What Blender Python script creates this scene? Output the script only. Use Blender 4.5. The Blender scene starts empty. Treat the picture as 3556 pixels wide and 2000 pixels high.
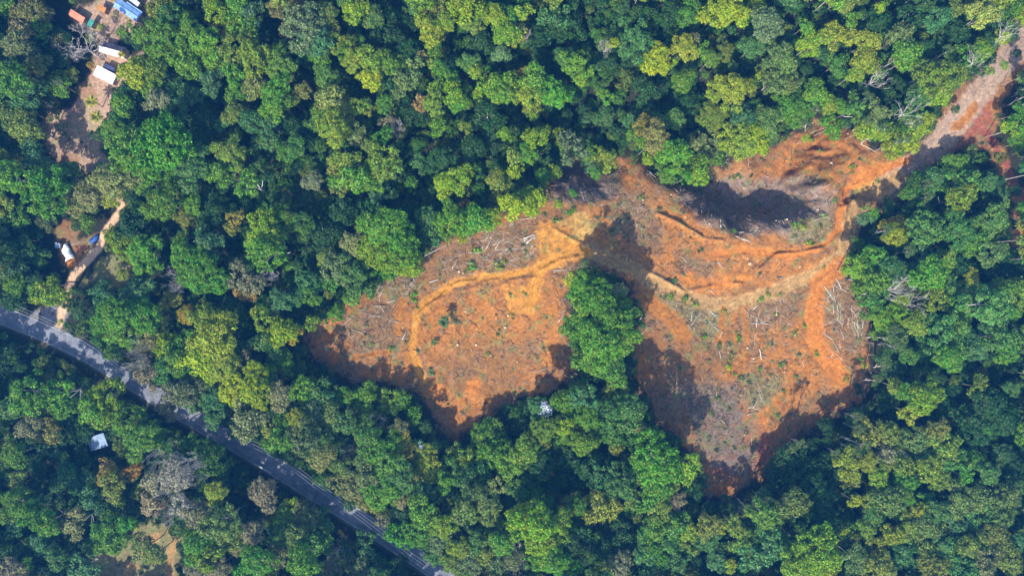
import bpy, math, random
import numpy as np
from mathutils import Vector, Matrix, Quaternion
random.seed(7)
RNG = np.random.default_rng(11)
R = math.radians
C = bpy.context.scene.collection
sc = bpy.context.scene

# ------------------------------------------------------------------ camera
H = 260.0                    # flying height of the camera above the ground, looking straight down
S = 0.11                     # metres on the ground per photo pixel (photo 3556 px wide)
CX, CY = 1778.0, 1000.0
cam = bpy.data.cameras.new("camera"); cam_o = bpy.data.objects.new("camera", cam); C.objects.link(cam_o)
cam_o.location = (0, 0, H); cam_o.rotation_euler = (0, 0, 0)
cam.sensor_fit = 'HORIZONTAL'; cam.angle = 2*math.atan(1778*S/H)
cam.clip_start = 1; cam.clip_end = 20000
sc.camera = cam_o
# ------------------------------------------------------------------ light
SUN_EL, SUN_AZ = 44.0, 207.0          # azimuth clockwise from the top of the picture
SUN = 3.9; SKY = 0.15; EXPO = 1.12
w = bpy.data.worlds.new("World"); sc.world = w; w.use_nodes = True
wn = w.node_tree; bg = wn.nodes['Background']
sky = wn.nodes.new('ShaderNodeTexSky'); sky.sky_type = 'NISHITA'; sky.sun_disc = False
sky.sun_elevation = R(SUN_EL); sky.sun_rotation = R(SUN_AZ)
wn.links.new(sky.outputs[0], bg.inputs[0]); bg.inputs[1].default_value = SKY
sl = bpy.data.lights.new("sun", 'SUN'); sl.energy = SUN; sl.angle = R(0.5); sl.color = (1.0, 0.94, 0.84)
so = bpy.data.objects.new("sun", sl); C.objects.link(so)
sd = Vector((math.sin(R(SUN_AZ))*math.cos(R(SUN_EL)), math.cos(R(SUN_AZ))*math.cos(R(SUN_EL)), math.sin(R(SUN_EL))))
so.rotation_euler = sd.to_track_quat('Z', 'Y').to_euler()
sc.view_settings.view_transform = 'Standard'; sc.view_settings.look = 'None'
sc.view_settings.exposure = EXPO; sc.view_settings.gamma = 1
sc.cycles.max_bounces = 5; sc.cycles.diffuse_bounces = 3; sc.cycles.transmission_bounces = 3
sc.cycles.volume_bounces = 0; sc.cycles.transparent_max_bounces = 4

# ------------------------------------------------------------------ photo pixel -> place
TILES = dict(T1=(0,0), T2=(0,667), T3=(0,1333), T4=(1000,700), T5=(1800,350), T6=(2100,950), T7=(2556,0),
             T8=(2556,600), T9=(1000,0), T10=(1000,1333), T11=(2000,1333), T12=(1900,0), T13=(2556,1333))
ZS = 2.172
def px(t, x, y):
    """zoom-tile coordinates -> photo pixel; 'G' is the whole photo shown 2576 wide"""
    if t == 'G': return x*1.3804, y*1.3804
    if t == 'Z': return 200+x/4.83, y/4.83
    if t == 'Y': return 150+x/5.797, 750+y/5.797
    o = TILES[t]; return o[0]+x/ZS, o[1]+y/ZS
def ts(t):
    return {'G': 1.3804, 'Z': 1/4.83, 'Y': 1/5.797}.get(t, 1/ZS)
def at(u, v, z=0.0):
    """the point at height z that the photo shows at pixel u, v"""
    k = S*(H-z)/H
    return (u-CX)*k, (CY-v)*k
def P(t, x, y, z=0.0): return at(*px(t, x, y), z)
def line(t, s): 
    n = [float(q) for q in s.split()]
    return np.array([P(t, n[i], n[i+1]) for i in range(0, len(n), 2)])

# ------------------------------------------------------------------ noise and distances (numpy)
_lat = RNG.random((256, 256))
def vnoise(x, y, f, off=0):
    x = x*f+off*17.3+1000; y = y*f+off*9.1+1000
    xi = np.floor(x).astype(int); yi = np.floor(y).astype(int); fx = x-xi; fy = y-yi
    fx = fx*fx*(3-2*fx); fy = fy*fy*(3-2*fy)
    a = _lat[xi % 256, yi % 256]; b = _lat[(xi+1) % 256, yi % 256]; c = _lat[xi % 256, (yi+1) % 256]; d = _lat[(xi+1) % 256, (yi+1) % 256]
    return (a*(1-fx)+b*fx)*(1-fy)+(c*(1-fx)+d*fx)*fy
def fbm(x, y, f, o=4, off=0):
    s = 0; a = 1; t = 0
    for i in range(o): s = s+a*vnoise(x, y, f*2**i, off+i*3); t += a; a *= .55
    return s/t
def dline(x, y, pl):
    d = np.full(np.shape(x), 1e9)
    for (ax, ay), (bx_, by_) in zip(pl[:-1], pl[1:]):
        vx, vy = bx_-ax, by_-ay
        t = np.clip(((x-ax)*vx+(y-ay)*vy)/(vx*vx+vy*vy+1e-9), 0, 1)
        d = np.minimum(d, np.hypot(x-ax-t*vx, y-ay-t*vy))
    return d
def inpoly(x, y, pl):
    c = np.zeros(np.shape(x), bool); n = len(pl)
    for i in range(n):
        x1, y1 = pl[i]; x2, y2 = pl[(i+1) % n]
        if y1 == y2: continue
        m = ((y1 > y) != (y2 > y)) & (x < (x2-x1)*(y-y1)/(y2-y1)+x1)
        c ^= m
    return c
def sdpoly(x, y, pl):
    """positive inside, metres"""
    d = dline(x, y, np.vstack([pl, pl[:1]]))
    return np.where(inpoly(x, y, pl), d, -d)
def sstep(a, b, x):
    t = np.clip((x-a)/(b-a), 0, 1); return t*t*(3-2*t)
# ------------------------------------------------------------------ what lies where on the ground
CLEAR = line('G', '765 835 800 805 850 790 930 745 985 700 1050 680 1080 640 1130 600 1190 590 1235 545 1330 520 1385 505 1370 470 1400 420 '
 '1460 405 1500 400 1560 385 1600 420 1650 440 1700 450 1770 465 1800 430 1850 395 1900 375 1960 370 2010 340 2070 300 2110 290 2160 345 '
 '2220 380 2290 395 2330 340 2380 240 2440 200 2490 180 2530 100 2576 70 2660 40 2670 130 2576 200 2530 255 2500 330 2530 400 2565 470 2660 540 2660 690 '
 '2530 612 2550 560 2550 500 2515 450 2480 372 2400 370 2360 400 2310 440 2290 500 2230 520 2180 540 2150 590 2125 620 2120 680 2150 700 2175 780 '
 '2190 840 2185 950 2170 1010 2090 1050 2000 1110 1950 1180 1900 1210 1830 1245 1760 1240 1775 1200 1740 1140 1690 1090 1640 1040 1600 960 '
 '1590 880 1620 790 1600 760 1590 730 1560 690 1500 670 1440 680 1430 740 1430 800 1440 870 1450 940 1400 970 1330 1000 1260 1010 1230 1050 '
 '1190 1080 1150 1105 1110 1080 1090 1020 1060 990 980 965 900 960 860 935 790 900')
YARD1 = line('T1', '600 640 900 650 890 850 800 940 800 1060 760 1130 900 1230 720 1300 550 1290 400 1200 330 1050 300 950 420 840 550 830 600 720')
YARD0 = line('T1', '540 90 700 20 900 -60 1150 -40 1170 180 1120 230 900 250 860 330 1000 440 1080 400 1100 450 1000 480 930 660 640 650 700 520 740 330 640 260 560 200')
YARD2 = line('T3', '1060 1030 930 1230 820 1280 640 1320 660 1560 1300 1560 1420 1190 1350 1040')
YARD3 = line('T2', '640 660 700 600 720 520 800 480 990 540 1040 620 1020 700 850 720')
YARD4 = line('T2', '430 300 480 220 590 240 600 360 760 330 720 420 640 520 560 600 480 560 440 440')
DRIVE = line('T2', '440 1010 470 900 505 800 520 700 560 620 660 520 740 430 780 330 850 220 900 160 920 90 880 20')
DRIVE2 = line('T2', '380 930 300 950 200 960')
JUNC = line('T2', '180 925 300 880 440 850 560 860 500 960 450 1020 420 1015')
ROAD = np.array([at(*p) for p in [(-420, 930), (-200, 1013), (0, 1093), (97, 1130), (193, 1171), (322, 1236), (420, 1298), (540, 1375), (668, 1452), (783, 1517),
        (875, 1572), (967, 1628), (1028, 1667), (1138, 1735), (1207, 1777), (1276, 1822), (1359, 1876), (1437, 1927), (1506, 1978), (1600, 2045), (1900, 2260)]])
ROADW = 3.5
VERGE = line('T3', '1280 190 1320 300 1300 380')
# tracks: (centre line, half width m, colour key, strength)
TRACKS = [
 (line('G', '2660 40 2600 80 2550 130 2500 185 2470 230 2420 290 2380 340 2320 400 2270 440 2230 475'), 4.8, 'haul'),
 (line('G', '2230 475 2170 505 2138 560 2118 640 2050 690 1950 735 1860 765 1790 770 1720 745 1650 710 1590 675 1530 650 1480 630'), 2.8, 'tan'),
 (line('G', '2260 450 2200 480 2160 520 2138 570 2120 640'), 3.1, 'tan'), (line('G', '2450 270 2425 300 2405 320'), 1.5, 'orange'),
 (line('G', '1480 635 1430 632 1380 665 1300 690 1200 700 1120 725 1070 760 1045 800 1037 850 1038 890'), 1.35, 'amber'),
 (line('G', '1038 890 1055 930 1068 955'), 1.5, 'amber'),
 (line('G', '1360 690 1352 720 1340 760'), 1.7, 'amber'),
 (line('G', '2290 400 2230 425 2170 445 2125 480 2112 530 2108 575 2080 610 2020 635 1950 640 1870 628 1800 640'), 1.35, 'vivid'),
 (line('G', '2110 670 2060 720 2045 790 2052 860 2080 905 2115 945'), 3.5, 'vivid'),
 (line('G', '1650 770 1690 800 1720 840'), 3.0, 'orange'),
 (line('G', '1600 750 1650 760'), 2.0, 'orange'),
 (line('G', '2480 330 2500 370 2530 410 2560 470 2600 520'), 1.3, 'red'),
 (line('G', '890 900 930 890 985 885'), .9, 'orange'),
 (line('G', '1010 760 1000 840'), 1.6, 'orange'),
 (line('T3', '1180 1140 1050 1260 960 1449'), 1.5, 'tan'), (line('T3', '1300 1200 1270 1500'), 1.1, 'tan'), (line('G', '1820 780 1815 860'), 1.6, 'orange'), (line('G', '1870 780 1880 860'), 1.2, 'orange'),
]
ZONES = [
 (line('G', '1345 560 1395 550 1480 615 1490 645 1430 652 1360 695 1340 682 1352 640 1348 600'), 'amber', 1.2),
 (line('G', '1480 530 1560 500 1700 500 1820 570 1880 620 2060 610 2000 650 1960 680 1880 730 1800 750 1720 730 1650 690 1600 640 1520 620'), 'orange', 5),
 (line('G', '1680 700 1750 690 1900 690 1880 725 1800 742 1720 730'), 'vivid', 3),
 (line('G', '2120 410 2260 400 2300 400 2280 470 2200 500 2140 470'), 'vivid', 2),
 (line('G', '2160 470 2220 460 2240 480 2180 500'), 'amber', 1.5),
 (line('G', '2455 250 2492 260 2492 330 2482 385 2390 390 2378 368 2430 330'), 'red', 2),
 (line('G', '2060 850 2125 950 2060 990 1960 1040 1890 1110 1880 1040 1960 960 2000 880'), 'orange', 6),
 (line('G', '1900 1000 1960 1000 1940 1060 1890 1110 1870 1100'), 'vivid', 4),
 (line('G', '1160 950 1200 945 1215 1010 1190 1020 1160 1000'), 'vivid', 1),
 (line('G', '1140 1010 1210 1010 1200 1060 1150 1100 1140 1060'), 'orange', 2),
 (line('G', '920 930 980 940 1000 965 930 960'), 'orange', 2),
 (line('G', '1060 960 1090 940 1110 985 1080 1020'), 'vivid', 2),
 (line('G', '1060 780 1120 740 1340 700 1430 700 1420 800 1250 850 1100 900 1060 880'), 'orange', 9),
 (line('G', '1270 730 1340 720 1330 790 1280 790'), 'amber', 3),
 (line('G', '1440 535 1500 560 1480 600 1400 560'), 'cream', 2),
 (line('G', '2080 310 2150 350 2180 400 2100 440 1980 450 1900 430 1990 380'), 'orange', 4),
 (line('G', '1790 1150 1860 1140 1850 1190 1800 1195'), 'red', 3),
 (line('G', '1900 1100 1960 1080 1930 1160 1880 1190'), 'red', 5),
 (line('G', '1100 630 1160 600 1250 560 1345 560 1345 640 1300 675 1180 690 1090 690'), 'litter', 3),
 (line('G', '860 800 1000 750 1020 830 1000 900 880 900'), 'litter', 4),
 (line('G', '950 720 1040 690 1060 720 1010 760'), 'straw', 3),
 (line('G', '2075 700 2150 700 2190 850 2140 900 2090 820'), 'litter', 2),
 (line('G', '1650 745 1720 755 1830 790 1810 850 1760 860 1690 790'), 'straw', 3),
 (line('G', '1860 760 2010 720 1990 850 1900 900 1860 870'), 'litter', 5),
 (line('G', '1870 940 1990 930 1960 980 1900 1050 1870 1000'), 'straw', 3), (line('G', '1890 830 2040 800 2060 900 1980 1000 1960 920 1880 920'), 'orange', 5),
 (line('G', '1400 420 1500 400 1560 470 1500 510 1400 510'), 'litter', 3), (line('G', '1720 470 1800 450 2000 440 2100 470 2090 540 1990 580 1860 590 1780 560 1700 500'), 'ash_lift', 5), (line('G', '1380 430 1460 410 1540 440 1560 490 1480 505 1400 500'), 'ash_lift', 4),  # gully ash and debris, colour lightened to lift the shadow there
 (line('G', '1700 640 1800 650 1790 700 1690 690'), 'litter', 3),
 (line('G', '1540 500 1600 480 1680 560 1660 640 1580 610 1520 580'), 'litter', 5),
 (line('G', '1990 560 2080 540 2100 590 2040 610 1980 610'), 'straw', 2),
 (line('G', '1640 970 1780 920 1840 1000 1830 1080 1750 1130 1680 1060'), 'litter', 6), (line('G', '1640 860 1760 840 1800 900 1760 960 1680 980 1640 940'), 'brown', 5),
 (line('G', '1700 980 1850 960 1900 1080 1880 1200 1780 1160'), 'dark', 6),  # shaded part of the clearing, shade painted into the soil colour
]
# low banks at the track edges
BANKS = [(line('T4', '1410 600 1300 605 1230 640 1130 740 1040 800 990 850 975 900'), .9), (line('T4', '1580 590 1480 605 1420 650 1330 670'), .7),
 (line('T4', '1860 575 1700 590 1600 630 1540 660'), .6), (line('T4', '2172 425 2050 440 1960 490 1900 525'), .9),
 (line('T4', '1230 860 1250 940 1300 1020'), .5), (line('T4', '490 1200 560 1180 640 1160'), .5),
 (line('T5', '580 1120 650 1160 780 1220 950 1280 1050 1335 1150 1390 1240 1435'), 1.4), (line('T5', '200 930 330 1010 460 1080 560 1130'), .7),
 (line('T5', '1040 850 1180 910 1330 1000 1400 1040 1540 1060'), 1.6), (line('T5', '1980 540 2000 600'), .3),
 (line('T6', '350 0 450 50 600 135'), .9), (line('T6', '640 130 720 110 830 90'), .8), (line('T6', '930 75 1030 75'), 1.1),
 (line('T8', '825 230 825 330 795 430 740 515 640 570 450 605 310 612 170 730'), 1.4), (line('T8', '980 50 900 100 850 170'), .8),
 (line('T8', '1250 60 1230 120 1150 190'), .7), (line('T5', '1700 1160 1780 1250 1810 1290 1930 1160'), .5)]

def zone_key(x, y):
    pass
CREST = line('G', '1300 555 1340 532 1400 505 1480 515 1560 500 1620 470 1690 505 1760 560 1830 598 1900 603 2000 588 2070 555 2100 505 2112 450 2150 400')
def hollow(x, y):
    """the land falls away steeply north of the ridge in two gullies"""
    x = x+(fbm(x, y, .11, 3, 51)-.5)*6; y = y+(fbm(x, y, .13, 3, 52)-.5)*6
    d = dline(x, y, CREST); cu = np.interp(x, CREST[:13, 0], CREST[:13, 1]); north = y > cu
    d = np.clip(d+(fbm(x, y, .16, 3, 31)-.5)*5*sstep(1, 6, d), 0, 99)
    w = 14*np.exp(-((x-(1470*1.3804-CX)*S)/17)**4)+21*np.exp(-((x-(1905*1.3804-CX)*S)/37)**4)
    return np.where(north, w*sstep(0, 18, d)*(1-sstep(21, 56, d)), 0)
def ground_z(x, y):
    x = np.asarray(x, float); y = np.asarray(y, float)
    z = 2.6*np.sin(x*.021+1)*np.cos(y*.026+.5)+1.2*np.sin(x*.06+y*.045)+.8*np.cos(x*.03-y*.07)
    far = np.hypot(x, y)
    z = z*(1-sstep(250, 900, far))
    dr = np.minimum(dline(x, y, ROAD), dline(x, y, DRIVE))
    z = z*sstep(5, 32, dr)
    ins = sstep(-2, 4, sdpoly(x, y, CLEAR))
    z = z+ins*(fbm(x, y, .35, 3, 5)-.5)*.7
    for pl, h in BANKS:
        d = dline(x, y, pl)
        z = z+h*.8*np.exp(-(d/.7)**2)*(.35+1.3*vnoise(x, y, .5, 4))
    z = z-hollow(x, y)
    for pl, hw, k in TRACKS[:9]:
        z = z-.22*(1-sstep(hw*.8, hw*1.15, dline(x, y, pl)))*ins
    return z
def gz(x, y): return float(ground_z(np.array([x]), np.array([y]))[0])
def on_ground(t, x, y):
    u, v = px(t, x, y); a, b = at(u, v)
    for _ in range(2): a, b = at(u, v, gz(a, b))
    return a, b, gz(a, b)

PAL = dict(tan=(.38, .235, .105), haul=(.31, .215, .15), vivid=(.46, .165, .028), amber=(.50, .225, .030), orange=(.36, .145, .032), red=(.22, .062, .04), cream=(.52, .31, .085),
           litter=(.215, .130, .072), straw=(.18, .155, .06), dark=(.145, .11, .085), ash_lift=(.215, .155, .12), brown=(.245, .118, .045), pave=(.20, .20, .22), weed=(.11, .15, .045),
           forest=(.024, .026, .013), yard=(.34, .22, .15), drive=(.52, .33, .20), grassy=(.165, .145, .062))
for k_ in ('vivid', 'amber', 'orange', 'brown', 'tan', 'litter', 'cream'): PAL[k_] = tuple(np.array(PAL[k_])*(.92, .87, .70))
def forest_sd(x, y):
    """positive metres into open ground (clearing, yards, road); negative in forest"""
    d = sdpoly(x, y, CLEAR)
    for p in (YARD0, YARD1, YARD2, YARD3, YARD4, JUNC): d = np.maximum(d, sdpoly(x, y, p))
    d = np.maximum(d, ROADW+.8-dline(x, y, ROAD)); d = np.maximum(d, 1.9-dline(x, y, DRIVE)); d = np.maximum(d, 5.5-dline(x, y, TRACKS[0][0]))
    return d
def ground_colour(x, y):
    n1 = fbm(x, y, .12, 4, 1); n2 = fbm(x, y, .5, 3, 2); n3 = fbm(x, y, 1.3, 2, 3)
    wx = x+(fbm(x, y, .18, 3, 7)-.5)*7; wy = y+(fbm(x, y, .18, 3, 8)-.5)*7
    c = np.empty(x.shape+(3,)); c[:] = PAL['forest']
    def mix(key, m):
        nonlocal c
        m = np.clip(m, 0, 1)[..., None]; c = c*(1-m)+np.array(PAL[key])*m
    ins = sstep(-1.2, 1.5, sdpoly(wx, wy, CLEAR)+(n2-.5)*3)
    mix('brown', ins)
    mix('orange', ins*sstep(.42, .62, n1)*.9)
    mix('litter', ins*sstep(.52, .70, fbm(x, y, .22, 4, 9))*.6)
    for pl, k, soft in ZONES:
        m = sstep(-soft*.5, soft*.5, sdpoly(wx, wy, pl))
        mix(k, m*ins*(.55+.45*sstep(.35, .6, n2)))
    mix('litter', ins*sstep(.62, .76, n2)*.4)
    mix('weed', ins*sstep(.60, .72, fbm(x, y, .4, 3, 13))*.55)
    for pl, k in ((YARD1, 'yard'), (YARD0, 'yard'), (YARD2, 'grassy'), (YARD3, 'grassy'), (YARD4, 'litter')):
        m = sstep(-1.2, 1.0, sdpoly(wx*.5+x*.5, wy*.5+y*.5, pl)+(n2-.5)*2)
        mix(k, m); mix('weed', m*sstep(.55, .7, n2)*.5); mix('brown', m*sstep(.55, .7, n1)*.5)
    mix('pave', sstep(-.8, .8, sdpoly(x, y, JUNC))*.9); mix('litter', sstep(-.8, .8, sdpoly(x, y, JUNC))*sstep(.5, .7, n2)*.5)
    mix('drive', 1-sstep(1.0, 1.9, dline(x+(n2-.5), y, DRIVE)))
    tx = x+(fbm(x, y, .45, 3, 41)-.5)*3.2; ty = y+(fbm(x, y, .45, 3, 42)-.5)*3.2
    rd = dline(x, y, ROAD)
    mix('grassy', (1-sstep(ROADW+.2, ROADW+1.6, rd+(n2-.5)))*.5)
    for pl, hw, k in TRACKS:
        d = dline(tx, ty, pl)
        mix(k, (1-sstep(hw*.75, hw*1.15+.35, d+(n3-.5)*.7))*.92)
        rut = np.exp(-((d-hw*.42)/.28)**2)
        c *= (1-.22*rut*(1-sstep(hw, hw+.5, d)))[..., None]
    fo = sstep(195, 240, np.abs(x))+sstep(112, 150, np.abs(y)); c = c*(1-np.clip(fo, 0, 1)[..., None])+np.array((.03, .055, .018))*np.clip(fo, 0, 1)[..., None]
    c = c*(1+.55*(n3-.5)+.35*(n2-.5))[..., None]
    return np.clip(c, .004, .9)
# ------------------------------------------------------------------ materials
def mat(name, col=(.5, .5, .5), rough=.8, spec=.3, var=0.0, scale=4.0, bump=0.0, col2=None, kind='noise'):
    m = bpy.data.materials.new(name); m.use_nodes = True; nt = m.node_tree; b = nt.nodes['Principled BSDF']
    b.inputs['Roughness'].default_value = rough; b.inputs['Specular IOR Level'].default_value = spec
    tc = nt.nodes.new('ShaderNodeTexCoord')
    nz = nt.nodes.new('ShaderNodeTexNoise'); nz.inputs['Scale'].default_value = scale; nz.inputs['Detail'].default_value = 5
    nt.links.new(tc.outputs['Object'], nz.inputs['Vector'])
    mx = nt.nodes.new('ShaderNodeMix'); mx.data_type = 'RGBA'
    c2 = col2 or tuple(c*(1-var) for c in col)
    mx.inputs['A'].default_value = (*c2, 1); mx.inputs['B'].default_value = (*col, 1)
    mr = nt.nodes.new('ShaderNodeMapRange'); mr.inputs[1].default_value = .38; mr.inputs[2].default_value = .62
    nt.links.new(nz.outputs['Fac'], mr.inputs[0]); nt.links.new(mr.outputs[0], mx.inputs['Factor'])
    nt.links.new(mx.outputs['Result'], b.inputs['Base Color'])
    if bump:
        bp = nt.nodes.new('ShaderNodeBump'); bp.inputs['Strength'].default_value = .6; bp.inputs['Distance'].default_value = bump
        nt.links.new(nz.outputs['Fac'], bp.inputs['Height']); nt.links.new(bp.outputs[0], b.inputs['Normal'])
    return m
def leaf_mat(name, inst):
    m = bpy.data.materials.new(name); m.use_nodes = True; nt = m.node_tree; N = nt.nodes.new; L = nt.links.new
    b = nt.nodes['Principled BSDF']; b.inputs['Roughness'].default_value = .55; b.inputs['Specular IOR Level'].default_value = .28
    if inst:
        a = N('ShaderNodeAttribute'); a.attribute_type = 'INSTANCER'; a.attribute_name = 'col'; col = a.outputs['Color']
    else:
        a = N('ShaderNodeObjectInfo'); col = a.outputs['Color']
    g = N('ShaderNodeNewGeometry')
    r1 = N('ShaderNodeMapRange'); r1.inputs[3].default_value = .38; r1.inputs[4].default_value = 1.9
    L(g.outputs['Random Per Island'], r1.inputs[0])
    nz = N('ShaderNodeTexNoise'); nz.inputs['Scale'].default_value = .55; nz.inputs['Detail'].default_value = 2; L(g.outputs['Position'], nz.inputs['Vector'])
    hs = N('ShaderNodeHueSaturation')
    r2 = N('ShaderNodeMapRange'); r2.inputs[1].default_value = .3; r2.inputs[2].default_value = .7; r2.inputs[3].default_value = .47; r2.inputs[4].default_value = .525
    L(nz.outputs['Fac'], r2.inputs[0]); L(r2.outputs[0], hs.inputs['Hue']); L(r1.outputs[0], hs.inputs['Value']); L(col, hs.inputs['Color'])
    L(hs.outputs[0], b.inputs['Base Color'])
    tr = N('ShaderNodeBsdfTranslucent'); L(hs.outputs[0], tr.inputs['Color'])
    mx = N('ShaderNodeMixShader'); mx.inputs[0].default_value = .3
    L(b.outputs[0], mx.inputs[1]); L(tr.outputs[0], mx.inputs[2]); L(mx.outputs[0], nt.nodes['Material Output'].inputs['Surface'])
    return m
M = dict(
 leaf=leaf_mat('leaf', False), leaf_mass=leaf_mat('leaf_mass', True),
 bark=mat('bark', (.42, .38, .31), .9, .1, .5, 3, .02), bark_pale=mat('bark_pale', (.72, .68, .58), .85, .1, .35, 2.5, .02),
 bark_dark=mat('bark_dark', (.16, .13, .10), .9, .1, .4, 3, .02),
 deadwood=mat('deadwood', (.62, .56, .48), .85, .1, .35, 2, .02), twig=mat('twig', (.62, .56, .50), .9, .1, .4, 3),
 log=mat('log_wood', (.52, .43, .33), .85, .1, .5, 2, .02), log_white=mat('log_bleached', (.66, .60, .51), .8, .1, .3, 2),
 log_brown=mat('log_brown', (.26, .18, .12), .9, .1, .4, 2), cut=mat('cut_wood', (.66, .5, .3), .8, .1, .2, 6),
 conc=mat('concrete', (.5, .5, .48), .85, .2, .3, 5), pole=mat('pole_wood', (.35, .3, .26), .85, .1, .3, 5), wire=mat('wire', (.45, .45, .47), .5, .4),
 ceramic=mat('ceramic', (.7, .7, .68), .3, .5))

# ------------------------------------------------------------------ meshes
class MB:
    def __init__(s): s.v = []; s.f = []; s.mi = []
    def add(s, vs, fs, mi=0):
        o = len(s.v); s.v += [tuple(p) for p in vs]; s.f += [tuple(i+o for i in f) for f in fs]; s.mi += [mi]*len(fs)
    def box(s, c, d, rot=0.0, mi=0, tilt=None):
        hx, hy, hz = d[0]/2, d[1]/2, d[2]/2
        vs = [Vector((x*hx, y*hy, z*hz)) for x in (-1, 1) for y in (-1, 1) for z in (-1, 1)]
        m = Matrix.Rotation(rot, 3, 'Z')
        if tilt is not None: m = m @ tilt
        s.add([m @ v+Vector(c) for v in vs], [(0, 1, 3, 2), (4, 6, 7, 5), (0, 4, 5, 1), (2, 3, 7, 6), (0, 2, 6, 4), (1, 5, 7, 3)], mi)
    def tube(s, pts, rad, n=6, mi=0, cap=True):
        pts = [Vector(p) for p in pts]; rings = []
        for i, p in enumerate(pts):
            t = (pts[min(i+1, len(pts)-1)]-pts[max(i-1, 0)])
            if t.length < 1e-6: t = Vector((0, 0, 1))
            t.normalize(); a = Vector((0, 0, 1)) if abs(t.z) < .9 else Vector((1, 0, 0))
            u = t.cross(a).normalized(); v = t.cross(u)
            rings.append([p+(u*math.cos(2*math.pi*k/n)+v*math.sin(2*math.pi*k/n))*rad[i] for k in range(n)])
        vs = [q for r_ in rings for q in r_]; fs = []
        for i in range(len(pts)-1):
            for k in range(n):
                fs.append((i*n+k, i*n+(k+1) % n, (i+1)*n+(k+1) % n, (i+1)*n+k))
        if cap: fs.append(tuple(range(n))[::-1]); fs.append(tuple((len(pts)-1)*n+k for k in range(n)))
        s.add(vs, fs, mi)
    def mesh(s, name, mats, smooth=False):
        me = bpy.data.meshes.new(name); me.from_pydata(s.v, [], s.f)
        for m in (mats if isinstance(mats, (list, tuple)) else [mats]): me.materials.append(m)
        me.polygons.foreach_set('material_index', s.mi)
        if smooth: me.polygons.foreach_set('use_smooth', [True]*len(s.f))
        me.update(); return me
def np_mesh(name, V, F, m=None, smooth=False):
    """V (n,3), F (m,4) quads"""
    me = bpy.data.meshes.new(name); n = len(F); k = F.shape[1]
    me.vertices.add(len(V)); me.vertices.foreach_set('co', np.ascontiguousarray(V, dtype=np.float32).ravel())
    me.loops.add(n*k); me.loops.foreach_set('vertex_index', np.ascontiguousarray(F, dtype=np.int32).ravel())
    me.polygons.add(n); me.polygons.foreach_set('loop_start', np.arange(0, n*k, k, dtype=np.int32))
    if smooth: me.polygons.foreach_set('use_smooth', np.ones(n, bool))
    if m: me.materials.append(m)
    me.update(calc_edges=True); return me
def empty(name, loc, rz=0.0):
    o = bpy.data.objects.new(name, None); C.objects.link(o); o.location = loc; o.rotation_euler = (0, 0, rz); o.empty_display_size = .5; return o
def child(name, me, parent, loc=(0, 0, 0), rot=(0, 0, 0), scl=(1, 1, 1)):
    o = bpy.data.objects.new(name, me); C.objects.link(o); o.parent = parent; o.location = loc; o.rotation_euler = rot; o.scale = scl; return o
def top(name, me, loc=(0, 0, 0), rz=0.0):
    o = bpy.data.objects.new(name, me); C.objects.link(o); o.location = loc; o.rotation_euler = (0, 0, rz); return o
def tag(o, label=None, cat=None, group=None, kind=None):
    if label: o['label'] = label
    if cat: o['category'] = cat
    if group: o['group'] = group
    if kind: o['kind'] = kind
    return o

# labels: every tree, log and bush is told by its look and by the nearest thing one can find
LANDMARKS = []          # (name, u, v) in photo pixels
def lm(name, t, x, y): LANDMARKS.append((name, *px(t, x, y)))
NTH = ['', 'second ', 'third ', 'fourth ', 'fifth ', 'sixth ', 'seventh ', 'eighth ', 'ninth ', 'tenth ']
PENDING = []            # (object, look, u, v)
def name_all():
    b = {}
    for o, look, u, v in PENDING:
        n, lu, lv = min(LANDMARKS, key=lambda q: (q[1]-u)**2+(q[2]-v)**2)
        dx, dy = u-lu, v-lv; ang = math.degrees(math.atan2(-dy, dx)) % 360
        rel = ['right of', 'above right of', 'above', 'above left of', 'left of', 'below left of', 'below', 'below right of'][int(((ang+22.5) % 360)//45)]
        b.setdefault((look, rel, n), []).append((math.hypot(dx, dy), o))
    for (look, rel, n), l in b.items():
        l.sort(key=lambda q: q[0])
        for i, (d, o) in enumerate(l):
            o['label'] = f'{look} {rel} {n}' if len(l) == 1 else f'{look}, {NTH[min(i, 9)]}nearest {rel} {n}'
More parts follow.
